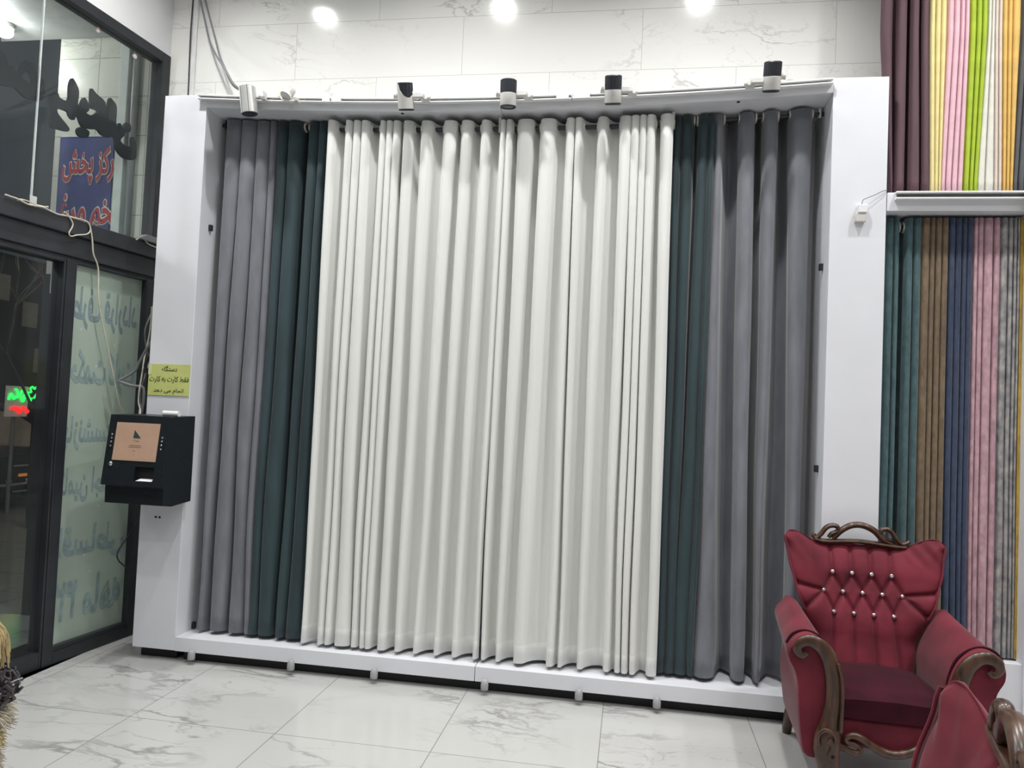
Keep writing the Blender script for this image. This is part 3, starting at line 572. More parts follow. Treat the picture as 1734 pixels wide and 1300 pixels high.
for k in range(18): a = 2*PI*k/18; mb.box(-.0016, .0016, .024, .033, -.006, .032, T=lambda p, a=a: T1(Matrix.Rotation(a, 3, 'Z') @ p))
mb.build('finned_body', 'lampwhite', t)
mb = MB(); mb.lathe([(.001, -.034), (.027, -.034), (.027, -.028), (.001, -.028)], n=20, T=T1); mb.build('lens', 'lens', t)
mb = MB(); mb.box(-.058, -.028, -.058, -.050, -.012, .042); mb.build('tab', 'offw', t, bevel=.002)
mb = MB(); mb.tube([(-.045, -.05, -.012), (-.02, -.06, -.034), (.02, -.062, -.044), (.052, -.04, -.032)], .007, n=8, sub=4); mb.build('bracket', 'lampwhite', t)
mb = MB(); mb.box(.028, .062, -.05, .005, -.035, -.012); mb.build('track_adapter', 'offw', t, bevel=.003)

# ------------------------------------------------------------------ curtains
def rod(name, label, x0, x1, y, zf, r, brackets):
    t = thing(name, label, 'curtain rod', ((x0+x1)/2, y, zf((x0+x1)/2))); cx, cz = t.location.x, t.location.z
    mb = MB(); mb.tube([(x0-cx+(x1-x0)*i/16, 0, zf(x0+(x1-x0)*i/16)-cz) for i in range(17)], r, n=14); mb.build('pole', 'rod', t)
    for x, zt in brackets:
        mb = MB(); mb.box(x-cx-.008, x-cx+.008, -.010, .010, zf(x)-cz-.02, zt-cz); mb.torus((x-cx, 0, zf(x)-cz), r+.006, .005, 'X'); mb.build('bracket', 'lampwhite' if x > -2 else 'blackplastic', t, bevel=.002)
    return t
zwr = lambda x: 3.405+.010*((x+.4)/1.)**2
zbr = lambda x: 3.448+.050*((x+.5)/1.93)**2
rod('curtain_rod', 'dark front rod carrying the two white curtains', -1.64, .545, .112, zwr, .0135, ((-.515, 3.476), (.538, 3.49)))
rod('curtain_rod', 'dark rear rod carrying the grey and green curtains', -2.427, 1.413, .205, zbr, .0135, ((-2.40, 3.53), (1.39, 3.53), (.56, 3.49)))

def profile(L, yf, yb, skew, first, last, tight):
    """Cross-section of a folded curtain from its front lobes (x left, x right)."""
    P = []; A = yb-yf; n = len(L)
    for i, (a, b) in enumerate(L):
        w = b-a; sk = skew(a)
        if i == 0: P += [(a+w*.10, yf+A*.62), (a-.004, yf+A*.34)] if first else [(a, yf+A*.5), (a-.002, yf+A*.3)]
        P += [(a+w*.02, yf+A*.18), (a+w*.24, yf+A*.01), (a+w*.70, yf+A*.02), (b-w*.02, yf+A*.20)]
        if i < n-1:
            a2 = L[i+1][0]; g = a2-b
            if tight[i]:
                g = max(g, .002); P += [(b+g*.35-.002, yf+A*.46), (b+g*.60, yf+A*(.62 if yb < .17 else .82)), (a2-g*.02+.002, yf+A*.42)]
            else:
                q = b+g*sk
                P += [(b+g*.10, yf+A*.45), (b+g*(.35+.2*(sk-.5)), yf+A*.86), (q+g*.06, yb), (a2-g*.03+.002, yf+A*.68), (a2-.003, yf+A*.34)]
        else:
            P += [(b+.003, yf+A*.34), (b-w*.1, yf+A*.62)] if last else [(b+.002, yf+A*.3), (b, yf+A*.5)]
    return P
def curtain(label, lobes, z1, z2, zt, zb, yf, yb, mats, group, rod_y=None, rod_z=None, hem=0., head=0., skew=None, gm=True, ztop_f=None, yfb=None, ybb=None, wob=.004, seed=0, sub=4, rows=34, grom_side=2):
    skew = skew or (lambda x: .78 if x < .2 else .5)
    r = random.Random(seed)
    cx = sum(l[0]+l[1] for l in lobes)/2/len(lobes); root = thing('curtain', label, 'curtain', (cx, 0, zb), 0, group)
    two = len(lobes[0]) == 4
    tight = [(q[0]-p[1]+((q[2]-p[3]) if two else q[0]-p[1]))/2 < .022 for p, q in zip(lobes, lobes[1:])]
    def at(z):
        t = (z1-z)/(z1-z2); t = max(-.2, min(1.02, t))
        L = [((l[0]+(l[2]-l[0])*t, l[1]+(l[3]-l[1])*t) if two else (l[0], l[1])) for l in lobes]
        k = smooth01((zt-z)/(zt-zb)); f = yf+((yfb if yfb is not None else yf)-yf)*k; bk = yb+((ybb if ybb is not None else yb)-yb)*k
        return catmull(profile(L, f, bk, skew, True, True, tight), sub)
    zs = [zt-(zt-zb)*i/rows for i in range(rows+1)]
    if head: zs = sorted(set(zs+[zt-head]), reverse=True)
    if hem: zs = sorted(set(zs+[zb+hem, zb+hem-.004]), reverse=True)
    grid = []
    ph = [r.uniform(0, 6.28) for _ in range(4)]
    for z in zs:
        row = []
        for j, (x, y) in enumerate(at(z)):
            k = (zt-z)/(zt-zb); wv = wob*k*(math.sin(z*2.1+x*9+ph[0])+.6*math.sin(z*4.3+x*23+ph[1]))
            zz = z
            if ztop_f: zz = z+(ztop_f(x)-zt)*(1-k)
            row.append(Vector((x+wv-cx, y+wv*.8, zz-zb)))
        grid.append(row)
    mb = MB(); nc = len(grid[0]); vs_ = [p for row in grid for p in row]; fs = []; mi = []
    for i in range(len(grid)-1):
        zc = (zs[i]+zs[i+1])/2; k = 1 if (hem and zc < zb+hem) else (0)
        for j in range(nc-1): fs.append((i*nc+j, i*nc+j+1, (i+1)*nc+j+1, (i+1)*nc+j)); mi.append(k)
    mb.add(vs_, fs); mb.m = mi
    mb.build('fabric', mats, root, autosm=False, solid=.003)
    if gm and rod_y is not None:
        L = [(l[0], l[1]) for l in lobes]
        for i, (a, b) in enumerate(L):
            for side, x in ((0, a), (1, b)):
                g = (L[i+1][0]-b) if side == 1 and i < len(L)-1 else (a-L[i-1][1] if side == 0 and i > 0 else .1)
                if g < .022 or (side == 0 and i == 0): continue
                mb = MB(); mb.torus((x-cx+(.006 if side else -.004), rod_y-.002, rod_z(x)-zb), .026, .0065, 'X', n=20, k=8); mb.build('grommet', 'grommet', root)
    return root
WHITE_A = [(-1.622, -1.567, -1.62, -1.589), (-1.504, -1.459, -1.518, -1.478), (-1.451, -1.404, -1.469, -1.433), (-1.397, -1.34, -1.407, -1.319), (-1.276, -1.239, -1.304, -1.262), (-1.232, -1.192, -1.245, -1.21), (-1.188, -1.141, -1.206, -1.168), (-1.121, -1.058, -1.123, -1.072), (-1.005, -0.936, -1.016, -0.978), (-0.862, -0.787, -0.895, -0.865), (-0.749, -0.684, -0.776, -0.746), (-0.624, -0.571, -0.663, -0.626), (-0.505, -0.471, -0.533, -0.505)]
WHITE_B = [(-0.467, -0.431, -0.486, -0.459), (-0.392, -0.305, -0.39, -0.361), (-0.254, -0.168, -0.28, -0.216), (-0.093, -0.047, -0.083, -0.045), (-0.041, 0.002, -0.021, 0.002), (0.095, 0.148, 0.09, 0.123), (0.228, 0.291, 0.245, 0.278), (0.292, 0.34, 0.307, 0.339), (0.342, 0.382, 0.347, 0.385), (0.384, 0.432, 0.398, 0.431), (0.47, 0.535, 0.499, 0.547)]
GREY_L = [(-2.377, -2.27, -2.351, -2.314), (-2.27, -2.159, -2.277, -2.175), (-2.158, -2.059, -2.147, -2.049), (-2.059, -2.012, -2.041, -1.993)]
GREEN_L = [(-2.007, -1.941, -1.997, -1.946), (-1.936, -1.837, -1.941, -1.841), (-1.795, -1.725, -1.809, -1.754), (-1.725, -1.653, -1.742, -1.651)]
GREEN_R = [(0.541, 0.589, 0.55, 0.593), (0.593, 0.66, 0.597, 0.651), (0.689, 0.751, 0.654, 0.728), (0.752, 0.788, 0.731, 0.766)]
GREY_R = [(0.792, 0.835, 0.774, 0.872), (0.934, 1.019, 0.972, 1.044), (1.071, 1.146, 1.1, 1.129), (1.224, 1.34, 1.274, 1.322)]
wt = lambda x: sag(x)-.036
gt = lambda x: min(sag(x)-.018, 3.515)
GD = 'curtains hung in the wide display frame'
curtain('white curtain with many folds, left half beside the left green curtain', WHITE_A, 3.131, .239, 3.44, .176, .052, .158, ['whitecloth', 'whitehem'], GD, .112, zwr, hem=.105, ztop_f=wt, seed=1)
curtain('white curtain with wide flat folds, right half beside the right green curtain', WHITE_B, 3.121, .339, 3.44, .176, .052, .158, ['whitecloth', 'whitehem'], GD, .112, zwr, hem=.105, ztop_f=wt, seed=2)
curtain('grey velvet curtain hanging at the left panel, beside the left green curtain', GREY_L, 3.158, .236, 3.50, .178, .145, .29, ['greycloth'], GD, .205, zbr, ztop_f=gt, seed=3, yfb=.10, ybb=.255, wob=.006)
curtain('dark green velvet curtain between the left grey and the white curtains', GREEN_L, 3.155, .266, 3.48, .178, .145, .29, ['greencloth'], GD, .205, zbr, ztop_f=gt, seed=4, yfb=.10, ybb=.23, wob=.005)
curtain('dark green velvet curtain between the white and the right grey curtains', GREEN_R, 3.133, .405, 3.48, .178, .145, .29, ['greencloth'], GD, .205, zbr, ztop_f=gt, seed=5, yfb=.12, ybb=.26, wob=.005)
curtain('grey velvet curtain with broad folds hanging at the right panel, behind the armchair', GREY_R, 3.131, .425, 3.50, .178, .145, .32, ['greycloth'], GD, .205, zbr, ztop_f=gt, seed=6, yfb=.10, ybb=.30, wob=.006)

# ------------------------------------------------------------------ right hand shelving with stacked curtains
ru = thing('display_unit', 'white laminate curtain rack right of the wide frame, two tiers of coloured curtains', 'display frame', (1.712, 0, 0))
mb = MB(); mb.box(.002, 1.6, 0, WB-.002, 2.862, 2.965); mb.build('shelf_board', 'white', ru, smooth=False, bevel=.002)
mb = MB(); mb.box(.002, 1.6, .02, WB-.03, .0, .435); mb.build('base_box', 'white', ru, smooth=False, bevel=.002)
mb = MB(); mb.box(.735, 1.03, 0, WB-.03, .435, 2.86); mb.box(.735, 1.03, 0, .02, 0, .435); mb.build('side_panel', 'white', ru, smooth=False, bevel=.002)
mb = MB(); mb.box(.002, .735, WB-.03, WB-.006, .435, 2.86); mb.build('back_board', 'backboard', ru, smooth=False)
t = thing('lighting_track', 'white lighting track on the right rack shelf under the plum curtain', 'lighting track', (2.35, 0, 2.94))
mb = MB(); mb.box(-.60, .9, -.036, -.001, -.020, -.011); mb.box(-.60, .9, -.036, -.001, .014, .023); mb.box(-.60, .9, -.010, -.001, -.011, .014); mb.build('rail', 'track', t, smooth=False, bevel=.001)
mb = MB(); mb.box(-.59, .89, -.0145, -.0102, -.008, .011); mb.build('slot', 'slot', t, smooth=False)
t = thing('track_light', 'silver track light on the right rack shelf, cut by the picture edge', 'track light', (2.435, -.04, 2.94))
T2 = lambda p: Matrix.Rotation(.12, 3, 'Y') @ p+Vector((.035, -.07, -.075))
mb = MB(); mb.lathe([(.046, -.085), (.051, -.083), (.051, .080), (.046, .084), (.001, .084)], n=32, T=T2); mb.build('lamp_body', 'silver', t)
mb = MB(); mb.lathe([(.001, -.086), (.046, -.086), (.046, -.08), (.001, -.08)], n=28, T=T2); mb.build('lens', 'lampblack', t)
mb = MB(); mb.box(-.035, .02, -.05, .01, -.03, .025); mb.tube([(-.035, -.03, .0), (-.05, -.03, .0)], .016, n=10); mb.build('bracket', 'lampwhite', t, bevel=.005)
zl = lambda x: 2.800
rod('curtain_rod', 'dark rod under the right rack shelf carrying the lower coloured curtains', 1.716, 2.445, .13, zl, .012, ((1.725, 2.862), (2.435, 2.862)))
rod('curtain_rod', 'dark rod high above the right rack carrying the upper coloured curtains', 1.66, 3.2, .13, lambda x: 4.98, .012, ((1.70, 5.1), (3.1, 5.1)))
LOW = [('teal', 'teal velvet curtain at the left end of the right rack lower tier', [(1.739, 1.78), (1.781, 1.81), (1.845, 1.882), (1.888, 1.926)]),
       ('brown', 'brown velvet curtain between the teal and navy ones', [(1.93, 1.971), (1.973, 1.998), (2.002, 2.033), (2.035, 2.067)]),
       ('navy', 'navy blue velvet curtain between the brown and pink ones', [(2.071, 2.102), (2.104, 2.136), (2.139, 2.162), (2.163, 2.193)]),
       ('pink', 'dusty pink velvet curtain between the navy and patterned grey ones', [(2.198, 2.218), (2.22, 2.247), (2.251, 2.297), (2.301, 2.332)]),
       ('damask', 'patterned grey damask curtain right of the dusty pink one', [(2.338, 2.372), (2.375, 2.397), (2.400, 2.416), (2.419, 2.430)]),
       ('mustard', 'narrow mustard curtain squeezed against the white panel at the picture edge', [(2.433, 2.438), (2.440, 2.445)])]
for i, (m_, lab, L) in enumerate(LOW):
    curtain(lab, L, 3, .4, 2.845, .447, .075, .165, [m_], 'coloured curtains on the lower tier of the right rack', .13, zl, seed=20+i, wob=.004, rows=40, skew=lambda x: .5, gm=(m_ == 'teal'))
mb = MB()
UP = [('maroon', 'dark plum curtain hanging at the left end of the upper tier', [(1.7, 1.747, 1.744, 1.766), (1.774, 1.824, 1.771, 1.828), (1.849, 1.892, 1.853, 1.907), (1.906, 1.944, 1.919, 1.959)]),
      ('cream', 'narrow cream yellow curtain between the plum and pale pink ones', [(1.949, 1.975, 1.962, 1.986), (1.978, 2.003, 1.987, 2.004), (2.005, 2.03, 2.006, 2.019)]),
      ('pinku', 'pale pink curtain between the cream and lime green ones', [(2.037, 2.066, 2.021, 2.043), (2.068, 2.099, 2.047, 2.076), (2.102, 2.124, 2.079, 2.107), (2.127, 2.149, 2.11, 2.134)]),
      ('lime', 'lime green curtain on the upper tier', [(2.153, 2.184, 2.139, 2.165), (2.187, 2.212, 2.168, 2.186), (2.215, 2.239, 2.189, 2.209)]),
      ('offw', 'off white curtain right of the lime green one', [(2.242, 2.262, 2.211, 2.248), (2.265, 2.283, 2.251, 2.294)]),
      ('beige', 'thin pale beige curtain between the off white and gold ones', [(2.286, 2.303, 2.296, 2.312), (2.306, 2.323, 2.315, 2.332)]),
      ('gold', 'gold yellow curtain on the upper tier', [(2.326, 2.35, 2.334, 2.351), (2.352, 2.373, 2.354, 2.369), (2.376, 2.412, 2.372, 2.387)]),
      ('char', 'charcoal curtain at the picture edge on the upper tier', [(2.418, 2.444, 2.391, 2.414), (2.448, 2.482, 2.417, 2.448), (2.49, 2.52, 2.455, 2.493)])]
for i, (m_, lab, L) in enumerate(UP):
    curtain(lab, L, 3.758, 3.062, 5.02, 2.975, .075, .165, [m_], 'coloured curtains on the upper tier of the right rack', None, None, seed=40+i, wob=.002, rows=26, skew=lambda x: .5, gm=False)

# wireless sensor on the right panel
t = thing('wall_sensor', 'small white sensor box with thin wire on the right white panel', 'sensor', (1.575, 0, 2.845))
mb = MB(); mb.prism([(-.022, .045), (.033, .045), (.026, .0), (-.018, .0)], lambda a, d, k: Vector((a, -.035*k, d))); mb.build('housing', 'track', t, smooth=False, bevel=.003)
mb = MB(); mb.box(-.033, .022, -.03, 0, -.052, .002); mb.build('sensor_lens', 'sensor', t, bevel=.004)
mb = MB(); mb.tube([(.003, -.012, .045), (.006, -.02, .072), (.03, -.02, .085), (.07, -.015, .103), (.11, -.01, .125), (.136, -.004, .133)], .0022, n=6, sub=4); mb.build('wire', 'greycable', t)

# ------------------------------------------------------------------ wires on the back wall and beside the left panel
mb = MB(); mb.box(-2.840, -2.806, WB-.018, WB, 3.60, CEIL); tag(mb.build('cable_conduit', 'whitecable', smooth=False, bevel=.003), 'white flat cable conduit rising from the left panel to the ceiling', 'conduit')
cable('wall_cable', [(-2.842, .425, 5.05), (-2.846, .42, 4.5), (-2.850, .42, 4.275), (-2.848, .42, 4.1), (-2.844, .42, 3.971), (-2.838, .42, 3.64)], .005, 'blackcable', 'black cable running down beside the white conduit')
cable('wall_cable', [(-2.86, .425, 5.05), (-2.83, .42, 4.632), (-2.784, .41, 4.491), (-2.737, .40, 4.352), (-2.667, .36, 4.178), (-2.583, .30, 4.055), (-2.481, .22, 3.938), (-2.37, .12, 3.82), (-2.261, .02, 3.699), (-2.15, -.05, 3.612)], .007, 'greycable', 'grey cable dropping from the ceiling to the silver track light, left one')
cable('wall_cable', [(-2.80, .425, 5.05), (-2.795, .42, 4.63), (-2.745, .41, 4.49), (-2.695, .40, 4.35), (-2.619, .36, 4.177), (-2.54, .30, 4.022), (-2.445, .22, 3.893), (-2.348, .12, 3.77), (-2.247, .02, 3.674), (-2.14, -.05, 3.612)], .007, 'greycable', 'grey cable dropping from the ceiling to the silver track light, right one')
cable('wall_cable', [(-2.711, .43, 4.202), (-2.67, .43, 4.102), (-2.622, .43, 4.002), (-2.574, .42, 3.916), (-2.518, .40, 3.836), (-2.46, .36, 3.76), (-2.44, .32, 3.64)], .010, 'whitecable', 'white cable strip slanting down the marble wall under the two grey cables')
PW = [(-2.799, 2.25), (-2.826, 2.10), (-2.845, 1.98), (-2.837, 1.90), (-2.82, 1.80), (-2.815, 1.70), (-2.815, 1.62), (-2.79, 1.57), (-2.765, 1.54)]
cable('kiosk_cable', [(x, (.10+.04*math.sin(i))*min(1, (len(PW)-1-i)/4)-.006*(i == len(PW)-1), z) for i, (x, z) in enumerate(PW)], .005, 'creamcable', 'cream cable running down the edge of the left panel behind the kiosk')
cable('kiosk_cable', [(x-.012*(i < len(PW)-1), (.14-.04*math.sin(i*1.7))*min(1, (len(PW)-1-i)/4)-.012*(i == len(PW)-1), z) for i, (x, z) in enumerate(PW)], .005, 'greycable', 'grey cable running down the edge of the left panel behind the kiosk')
cable('kiosk_cable', [(-2.735, .03, 2.02), (-2.78, .04, 1.96), (-2.83, .05, 1.88), (-2.86, .05, 1.82), (-2.92, .04, 1.775), (-2.955, .03, 1.752), (-2.91, .04, 1.735), (-2.86, .05, 1.722), (-2.80, .06, 1.715), (-2.79, .06, 1.64), (-2.80, .06, 1.52)], .009, 'greycable', 'thick grey cable bent into a point beside the yellow notice')
cable('kiosk_cable', [(-2.73, .06, 1.98), (-2.77, .07, 1.92), (-2.80, .07, 1.86), (-2.79, .08, 1.80), (-2.80, .08, 1.66), (-2.79, .08, 1.5)], .010, 'blackcable', 'black cable bundle tucked behind the yellow notice')
cable('floor_cable', [(-2.80, .30, 1.02), (-2.90, .36, .93), (-3.0, .30, .72), (-3.03, .22, .57), (-2.985, .34, .44), (-2.95, .40, .30), (-2.975, .40, .15), (-2.985, .40, .012)], .0045, 'blackcable', 'thin dark cable hanging from the kiosk to the floor corner')

# yellow notice
t = thing('paper_notice', 'yellow paper notice with three lines of black text on the left panel', 'notice', (-2.575, -.002, 1.77))
mb = MB(); mb.add([(-.146, -.0005, -.102), (.143, -.0005, -.101), (.143, -.0005, .100), (-.146, -.0005, .098), (-.146, -.0018, -.102), (.143, -.0024, -.101), (.143, -.0018, .100), (-.146, -.0018, .098)], [(0, 1, 2, 3), (4, 7, 6, 5), (0, 4, 5, 1), (1, 5, 6, 2), (2, 6, 7, 3), (3, 7, 4, 0)])
mb.build('paper_sheet', 'yellowpaper', t, smooth=False)
for s, z, w, h in (('دستگاه', .072, .105, .034), ('فقط کارت به کارت', .0, .275, .046), ('انجام می دهد', -.074, .21, .038)):
    mb = MB(); lettering(mb, s, w, h, lambda a, c_, q: Vector((a, -.0028-.01*q, z+c_)), thick=.012); mb.build('notice_text', 'ink', t, smooth=False)
mb = MB(); mb.box(-.148, -.125, -.0036, -.0026, .03, .095); mb.build('tape_strip', 'tape', t, smooth=False)

# ------------------------------------------------------------------ wall mounted payment kiosk
KX0, KX1 = -2.770, -2.379
kt = thing('payment_kiosk', 'black wall mounted card kiosk with lit tan screen on the left panel', 'kiosk', (KX0, 0, 1.0))
kw = KX1-KX0
mb = MB(); mb.prism([(0, .008), (0, .545), (-.24, .540), (-.297, .118), (-.284, .112), (-.280, .008), (-.20, -.004)], lambda a, d, k: Vector((kw*k, a, d))); mb.build('cabinet', 'kiosk', kt, smooth=False, bevel=.003)
FT = Vector((0, -.268, .540)); FB = Vector((0, -.325, .120)); FV = FB-FT; FN = Vector((0, FV.z, -FV.y)).normalized()
if FN.y > 0: FN = -FN
def KF(u, v, d=0.): return FT+Vector((kw*u, 0, 0))+FV*v+FN*d
def kbox(mb, u0, u1, v0, v1, d0, d1): mb.box(u0, u1, v0, v1, d0, d1, T=lambda p: KF(p.x, p.y, p.z))
mb = MB()
for q in ((0, 1, 0, .725), (0, 1, .925, 1.), (0, .54, .725, .925), (.86, 1, .725, .925)): kbox(mb, *q, -.030, 0)
mb.build('front_panel', 'kiosk', kt, smooth=False)
mb = MB(); kbox(mb, .541, .859, .726, .924, -.029, -.026); mb.build('receipt_slot', 'darkhole', kt, smooth=False)
mb = MB(); mb.add([KF(.57, .922, -.004), KF(.84, .922, -.004), KF(.84, .885, -.024), KF(.62, .885, -.024)], [(0, 1, 2, 3)]); mb.build('receipt', 'paper', kt, smooth=False, solid=.001)
mb = MB(); kbox(mb, .135, .865, .107, .645, 0, .004); kbox(mb, .13, .87, .615, .62, 0, .005); sc_ = mb.build('screen', 'screen', kt, smooth=False)
mb = MB(); mb.prism([(.455, .21), (.445, .325), (.575, .325)], lambda a, d, k: KF(a, d, .0045+.001*k)); mb.build('screen_logo', 'screengreen', sc_, smooth=False)
mb = MB(); lettering(mb, 'پژواک', .105, .03, lambda a, c_, q: KF(.50+a/1., .362-c_, .005)); mb.build('screen_text', 'screenink', sc_, smooth=False)
mb = MB()
for u0, u1, v in ((.40, .60, .425), (.38, .60, .449), (.46, .51, .503), (.487, .507, .555)): kbox(mb, u0, u1, v, v+.008, .0042, .0048)
mb.build('screen_text', 'screensoft', sc_, smooth=False)
def kbutton(u, v, r, mat, name):
    mb = MB(); c_ = KF(u, v); mb.lathe([(r, 0), (r, .004), (r*.7, .008), (.0005, .009)], n=16, T=lambda p: c_+Vector((p.x, 0, 0))+FV.normalized()*p.y+FN*p.z); mb.build(name, mat, kt)
for v in (.285, .335, .39, .45): kbutton(.073, v, .0075, 'chrome', 'key_button'); kbutton(.925, v+.015, .0075, 'chrome', 'key_button')
kbutton(.118, .70, .014, 'chrome', 'lock')
mb = MB(); mb.box(.06, .17, -.2855, -.2825, .066, .069); mb.box(.25, .31, -.2855, -.2825, .052, .066); mb.build('card_slot', 'darkhole', kt, smooth=False)
mb = MB(); mb.tube([(.31, -.09, .004), (.31, -.09, -.012)], .010, n=12); mb.build('bolt', 'blackplastic', kt)
mb = MB(); mb.tube([(0, 0, 0), (.108, -.006, 0)], .0165, n=20); tag(mb.build('paper_roll', 'paper', loc=(-2.50, -.15, 1.558)), 'white paper roll lying on top of the black kiosk', 'paper roll')

# ------------------------------------------------------------------ carved wingback armchairs
def seg_d(px, pz, a, b):
    ax, az = a; bx, bz = b; dx, dz = bx-ax, bz-az; t = max(0, min(1, ((px-ax)*dx+(pz-az)*dz)/(dx*dx+dz*dz))); return math.hypot(px-ax-dx*t, pz-az-dz*t)
R1b = [(x, .885) for x in (-.145, -.048, .048, .145)]; R2b = [(x, .79) for x in (-.192, -.096, 0, .096, .192)]; R3b = [(x, .69) for x in (-.145, -.048, .048, .145)]
CRE = []
for i in range(4):
    CRE += [(R1b[i], (R1b[i][0]*1.03, 1.06)), (R1b[i], R2b[i]), (R1b[i], R2b[i+1]), (R3b[i], R2b[i]), (R3b[i], R2b[i+1]), (R3b[i], (R3b[i][0]*1.12, .42))]
CRE += [(R2b[0], (-.40, .84)), (R2b[4], (.40, .84)), (R2b[0], (-.30, .70)), (R2b[4], (.30, .70))]
def lerp_tab(tab, x):
    for (a, p), (b, q) in zip(tab, tab[1:]):
        if x <= b: t = max(0, (x-a)/(b-a)); t = t*t*(3-2*t)*.5+t*.5; return p+(q-p)*t
    return tab[-1][1]
def hw(z): return lerp_tab([(.40, .235), (.55, .255), (.68, .295), (.80, .34), (.95, .378), (1.10, .405)], z)
def yback(z): return lerp_tab([(.40, .135), (.60, .185), (.88, .275), (1.03, .32), (1.12, .33)], z)
def ztop(u): a = abs(u); return 1.028+.062*smooth01((a-.50)/.38)-.030*smooth01((a-.90)/.10)
def back_pt(u, v, front, tuft=True):
    zt_ = ztop(u); z = .40+(zt_-.40)*v; x = hw(z)*u; a = abs(u)
    y = yback(z)-.095*max(0, (a-.45)/.55)**1.5*smooth01((z-.55)/.25)
    edge = max(a**10, v**14); th = .055
    if front:
        y += -th*.5+.045*edge
        if tuft:
            d = 0.
            for s in CRE:
                q = seg_d(x, z, *s)
                if q < .05: d = max(d, .017*math.exp(-(q/.010)**2)+.007*math.exp(-(q/.024)**2))
            for c_ in R1b+R2b+R3b:
                q = math.hypot(x-c_[0], z-c_[1]); d = max(d, .026*math.exp(-(q/.016)**2))
            y += d
            if a > .45: y += .004*math.sin(x*90+z*60)*smooth01((a-.45)/.2)*smooth01((z-.92)/.1)
    else: y += th*.9-.04*edge
    return Vector((x, y, z))
def make_armchair(name, label, loc, rot):
    root = thing(name, label, 'armchair', loc, rot, 'red velvet armchairs')
    nu, nv = 110, 100; mb = MB(); F = [[back_pt(-1+2*i/nu, j/nv, True) for i in range(nu+1)] for j in range(nv+1)]
    B = [[back_pt(-1+2*i/nu, j/nv, False) for i in range(nu+1)] for j in range(nv+1)]
    vs_ = [p for r in F for p in r]+[p for r in B for p in r]; K = (nu+1)*(nv+1); fs = []; id_ = lambda i, j, k: k*K+j*(nu+1)+i
    for j in range(nv):
        for i in range(nu):
            fs.append((id_(i, j, 0), id_(i+1, j, 0), id_(i+1, j+1, 0), id_(i, j+1, 0))); fs.append((id_(i, j, 1), id_(i, j+1, 1), id_(i+1, j+1, 1), id_(i+1, j, 1)))
        fs.append((id_(0, j, 0), id_(0, j+1, 0), id_(0, j+1, 1), id_(0, j, 1))); fs.append((id_(nu, j, 0), id_(nu, j, 1), id_(nu, j+1, 1), id_(nu, j+1, 0)))
    for i in range(nu): fs.append((id_(i, nv, 0), id_(i+1, nv, 0), id_(i+1, nv, 1), id_(i, nv, 1))); fs.append((id_(i, 0, 0), id_(i, 0, 1), id_(i+1, 0, 1), id_(i+1, 0, 0)))
    mb.add(vs_, fs); back = mb.build('backrest', 'redvelvet', root, autosm=False)
    for x, z in R1b+R2b+R3b:
        y = yback(z)-.0275+.018; mb = MB(); mb.sphere((x, y-.008, z), .0125, n=14, sc=(1, .7, 1)); mb.build('crystal_button', 'chrome', back)
    # wing piping on the outer front edge
    for s in (-1, 1):
        mb = MB(); pts = [back_pt(s*.985, v, True, False)+Vector((0, -.012, 0)) for v in [.45+.55*k/14 for k in range(15)]]; mb.tube(pts, .005, n=8); mb.build('piping', 'redvelvet', back)
    # seat cushion, base and apron
    mb = MB(); rings = []
    for k in range(13):
        t = k/12; y = -.365+(.165+.365)*t; e = max(0, 1-abs(2*t-1)); h = min(1, e*6)**.5; w = .268-.03*t
        zt_ = .445+.018*math.sin(PI*t); cr = []
        for q in range(24):
            a = 2*PI*q/24; ca, sa = math.cos(a), math.sin(a); px = math.copysign(abs(ca)**.35, ca)*w*(.965+.035*h); pz = .39+math.copysign(abs(sa)**.5, sa)*(zt_-.39 if sa > 0 else .055)*(.72+.28*h)
            if sa > 0: pz += .012*(1-(px/w)**2)
            cr.append(Vector((px, y, pz)))
        rings.append(cr)
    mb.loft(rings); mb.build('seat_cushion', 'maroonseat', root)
    mb = MB(); mb.box(-.265, .265, -.345, .20, .215, .345); mb.build('seat_base', 'redvelvet', root, bevel=.015)
    # arms
    for s in (-1, 1):
        mb = MB(); rings = []; Y = [-.365, -.355, -.32, -.22, -.1, .02, .12, .20]
        for i, y in enumerate(Y):
            t = (y+.365)/.565; zt_ = .705+.045*t; e = .93 if i == 0 else (.98 if i == 1 else 1.); xo = .455-.015*t; xi = .225+.02*t
            P = [(xi+.035, .18), (xi+.012, .32), (xi, .44), (xi+.004, .54), (xi+.035, .63), (xi+.085, zt_-.02), (xi+.135, zt_), (xo-.045, zt_-.015), (xo-.008, zt_-.06), (xo-.004, zt_-.11), (xo-.035, zt_-.17), (xo-.05, zt_-.24), (.402, .40), (.392, .28), (.370, .165), (.31, .150)]
            c_ = (.33, .45); P = catmull([(c_[0]+(a-c_[0])*e, c_[1]+(d-c_[1])*e) for a, d in P+P[:1]], 3)[:-1]
            rings.append([Vector((s*a, y, d)) for a, d in P])
        mb.loft(rings); arm = mb.build('armrest', 'redvelvet', root)
        P = catmull([(.232, .42), (.228, .53), (.258, .635), (.31, .69), (.37, .71), (.425, .69), (.452, .645)], 4)
        mb = MB(); mb.tube([(s*a, -.318, d) for a, d in P], .006, n=8); mb.build('piping', 'maroonseat', arm)
        # carved arm front running into the cabriole leg
        path = [(.372, .628), (.386, .612), (.405, .622), (.412, .648), (.395, .672), (.36, .682), (.32, .668), (.285, .630), (.262, .57), (.252, .50), (.252, .42), (.262, .34), (.275, .27), (.278, .21), (.266, .14), (.262, .085), (.275, .04), (.292, .006)]
        rad = [.012, .014, .017, .021, .025, .028, .031, .035, .037, .038, .038, .042, .056, .058, .046, .040, .042, .048]
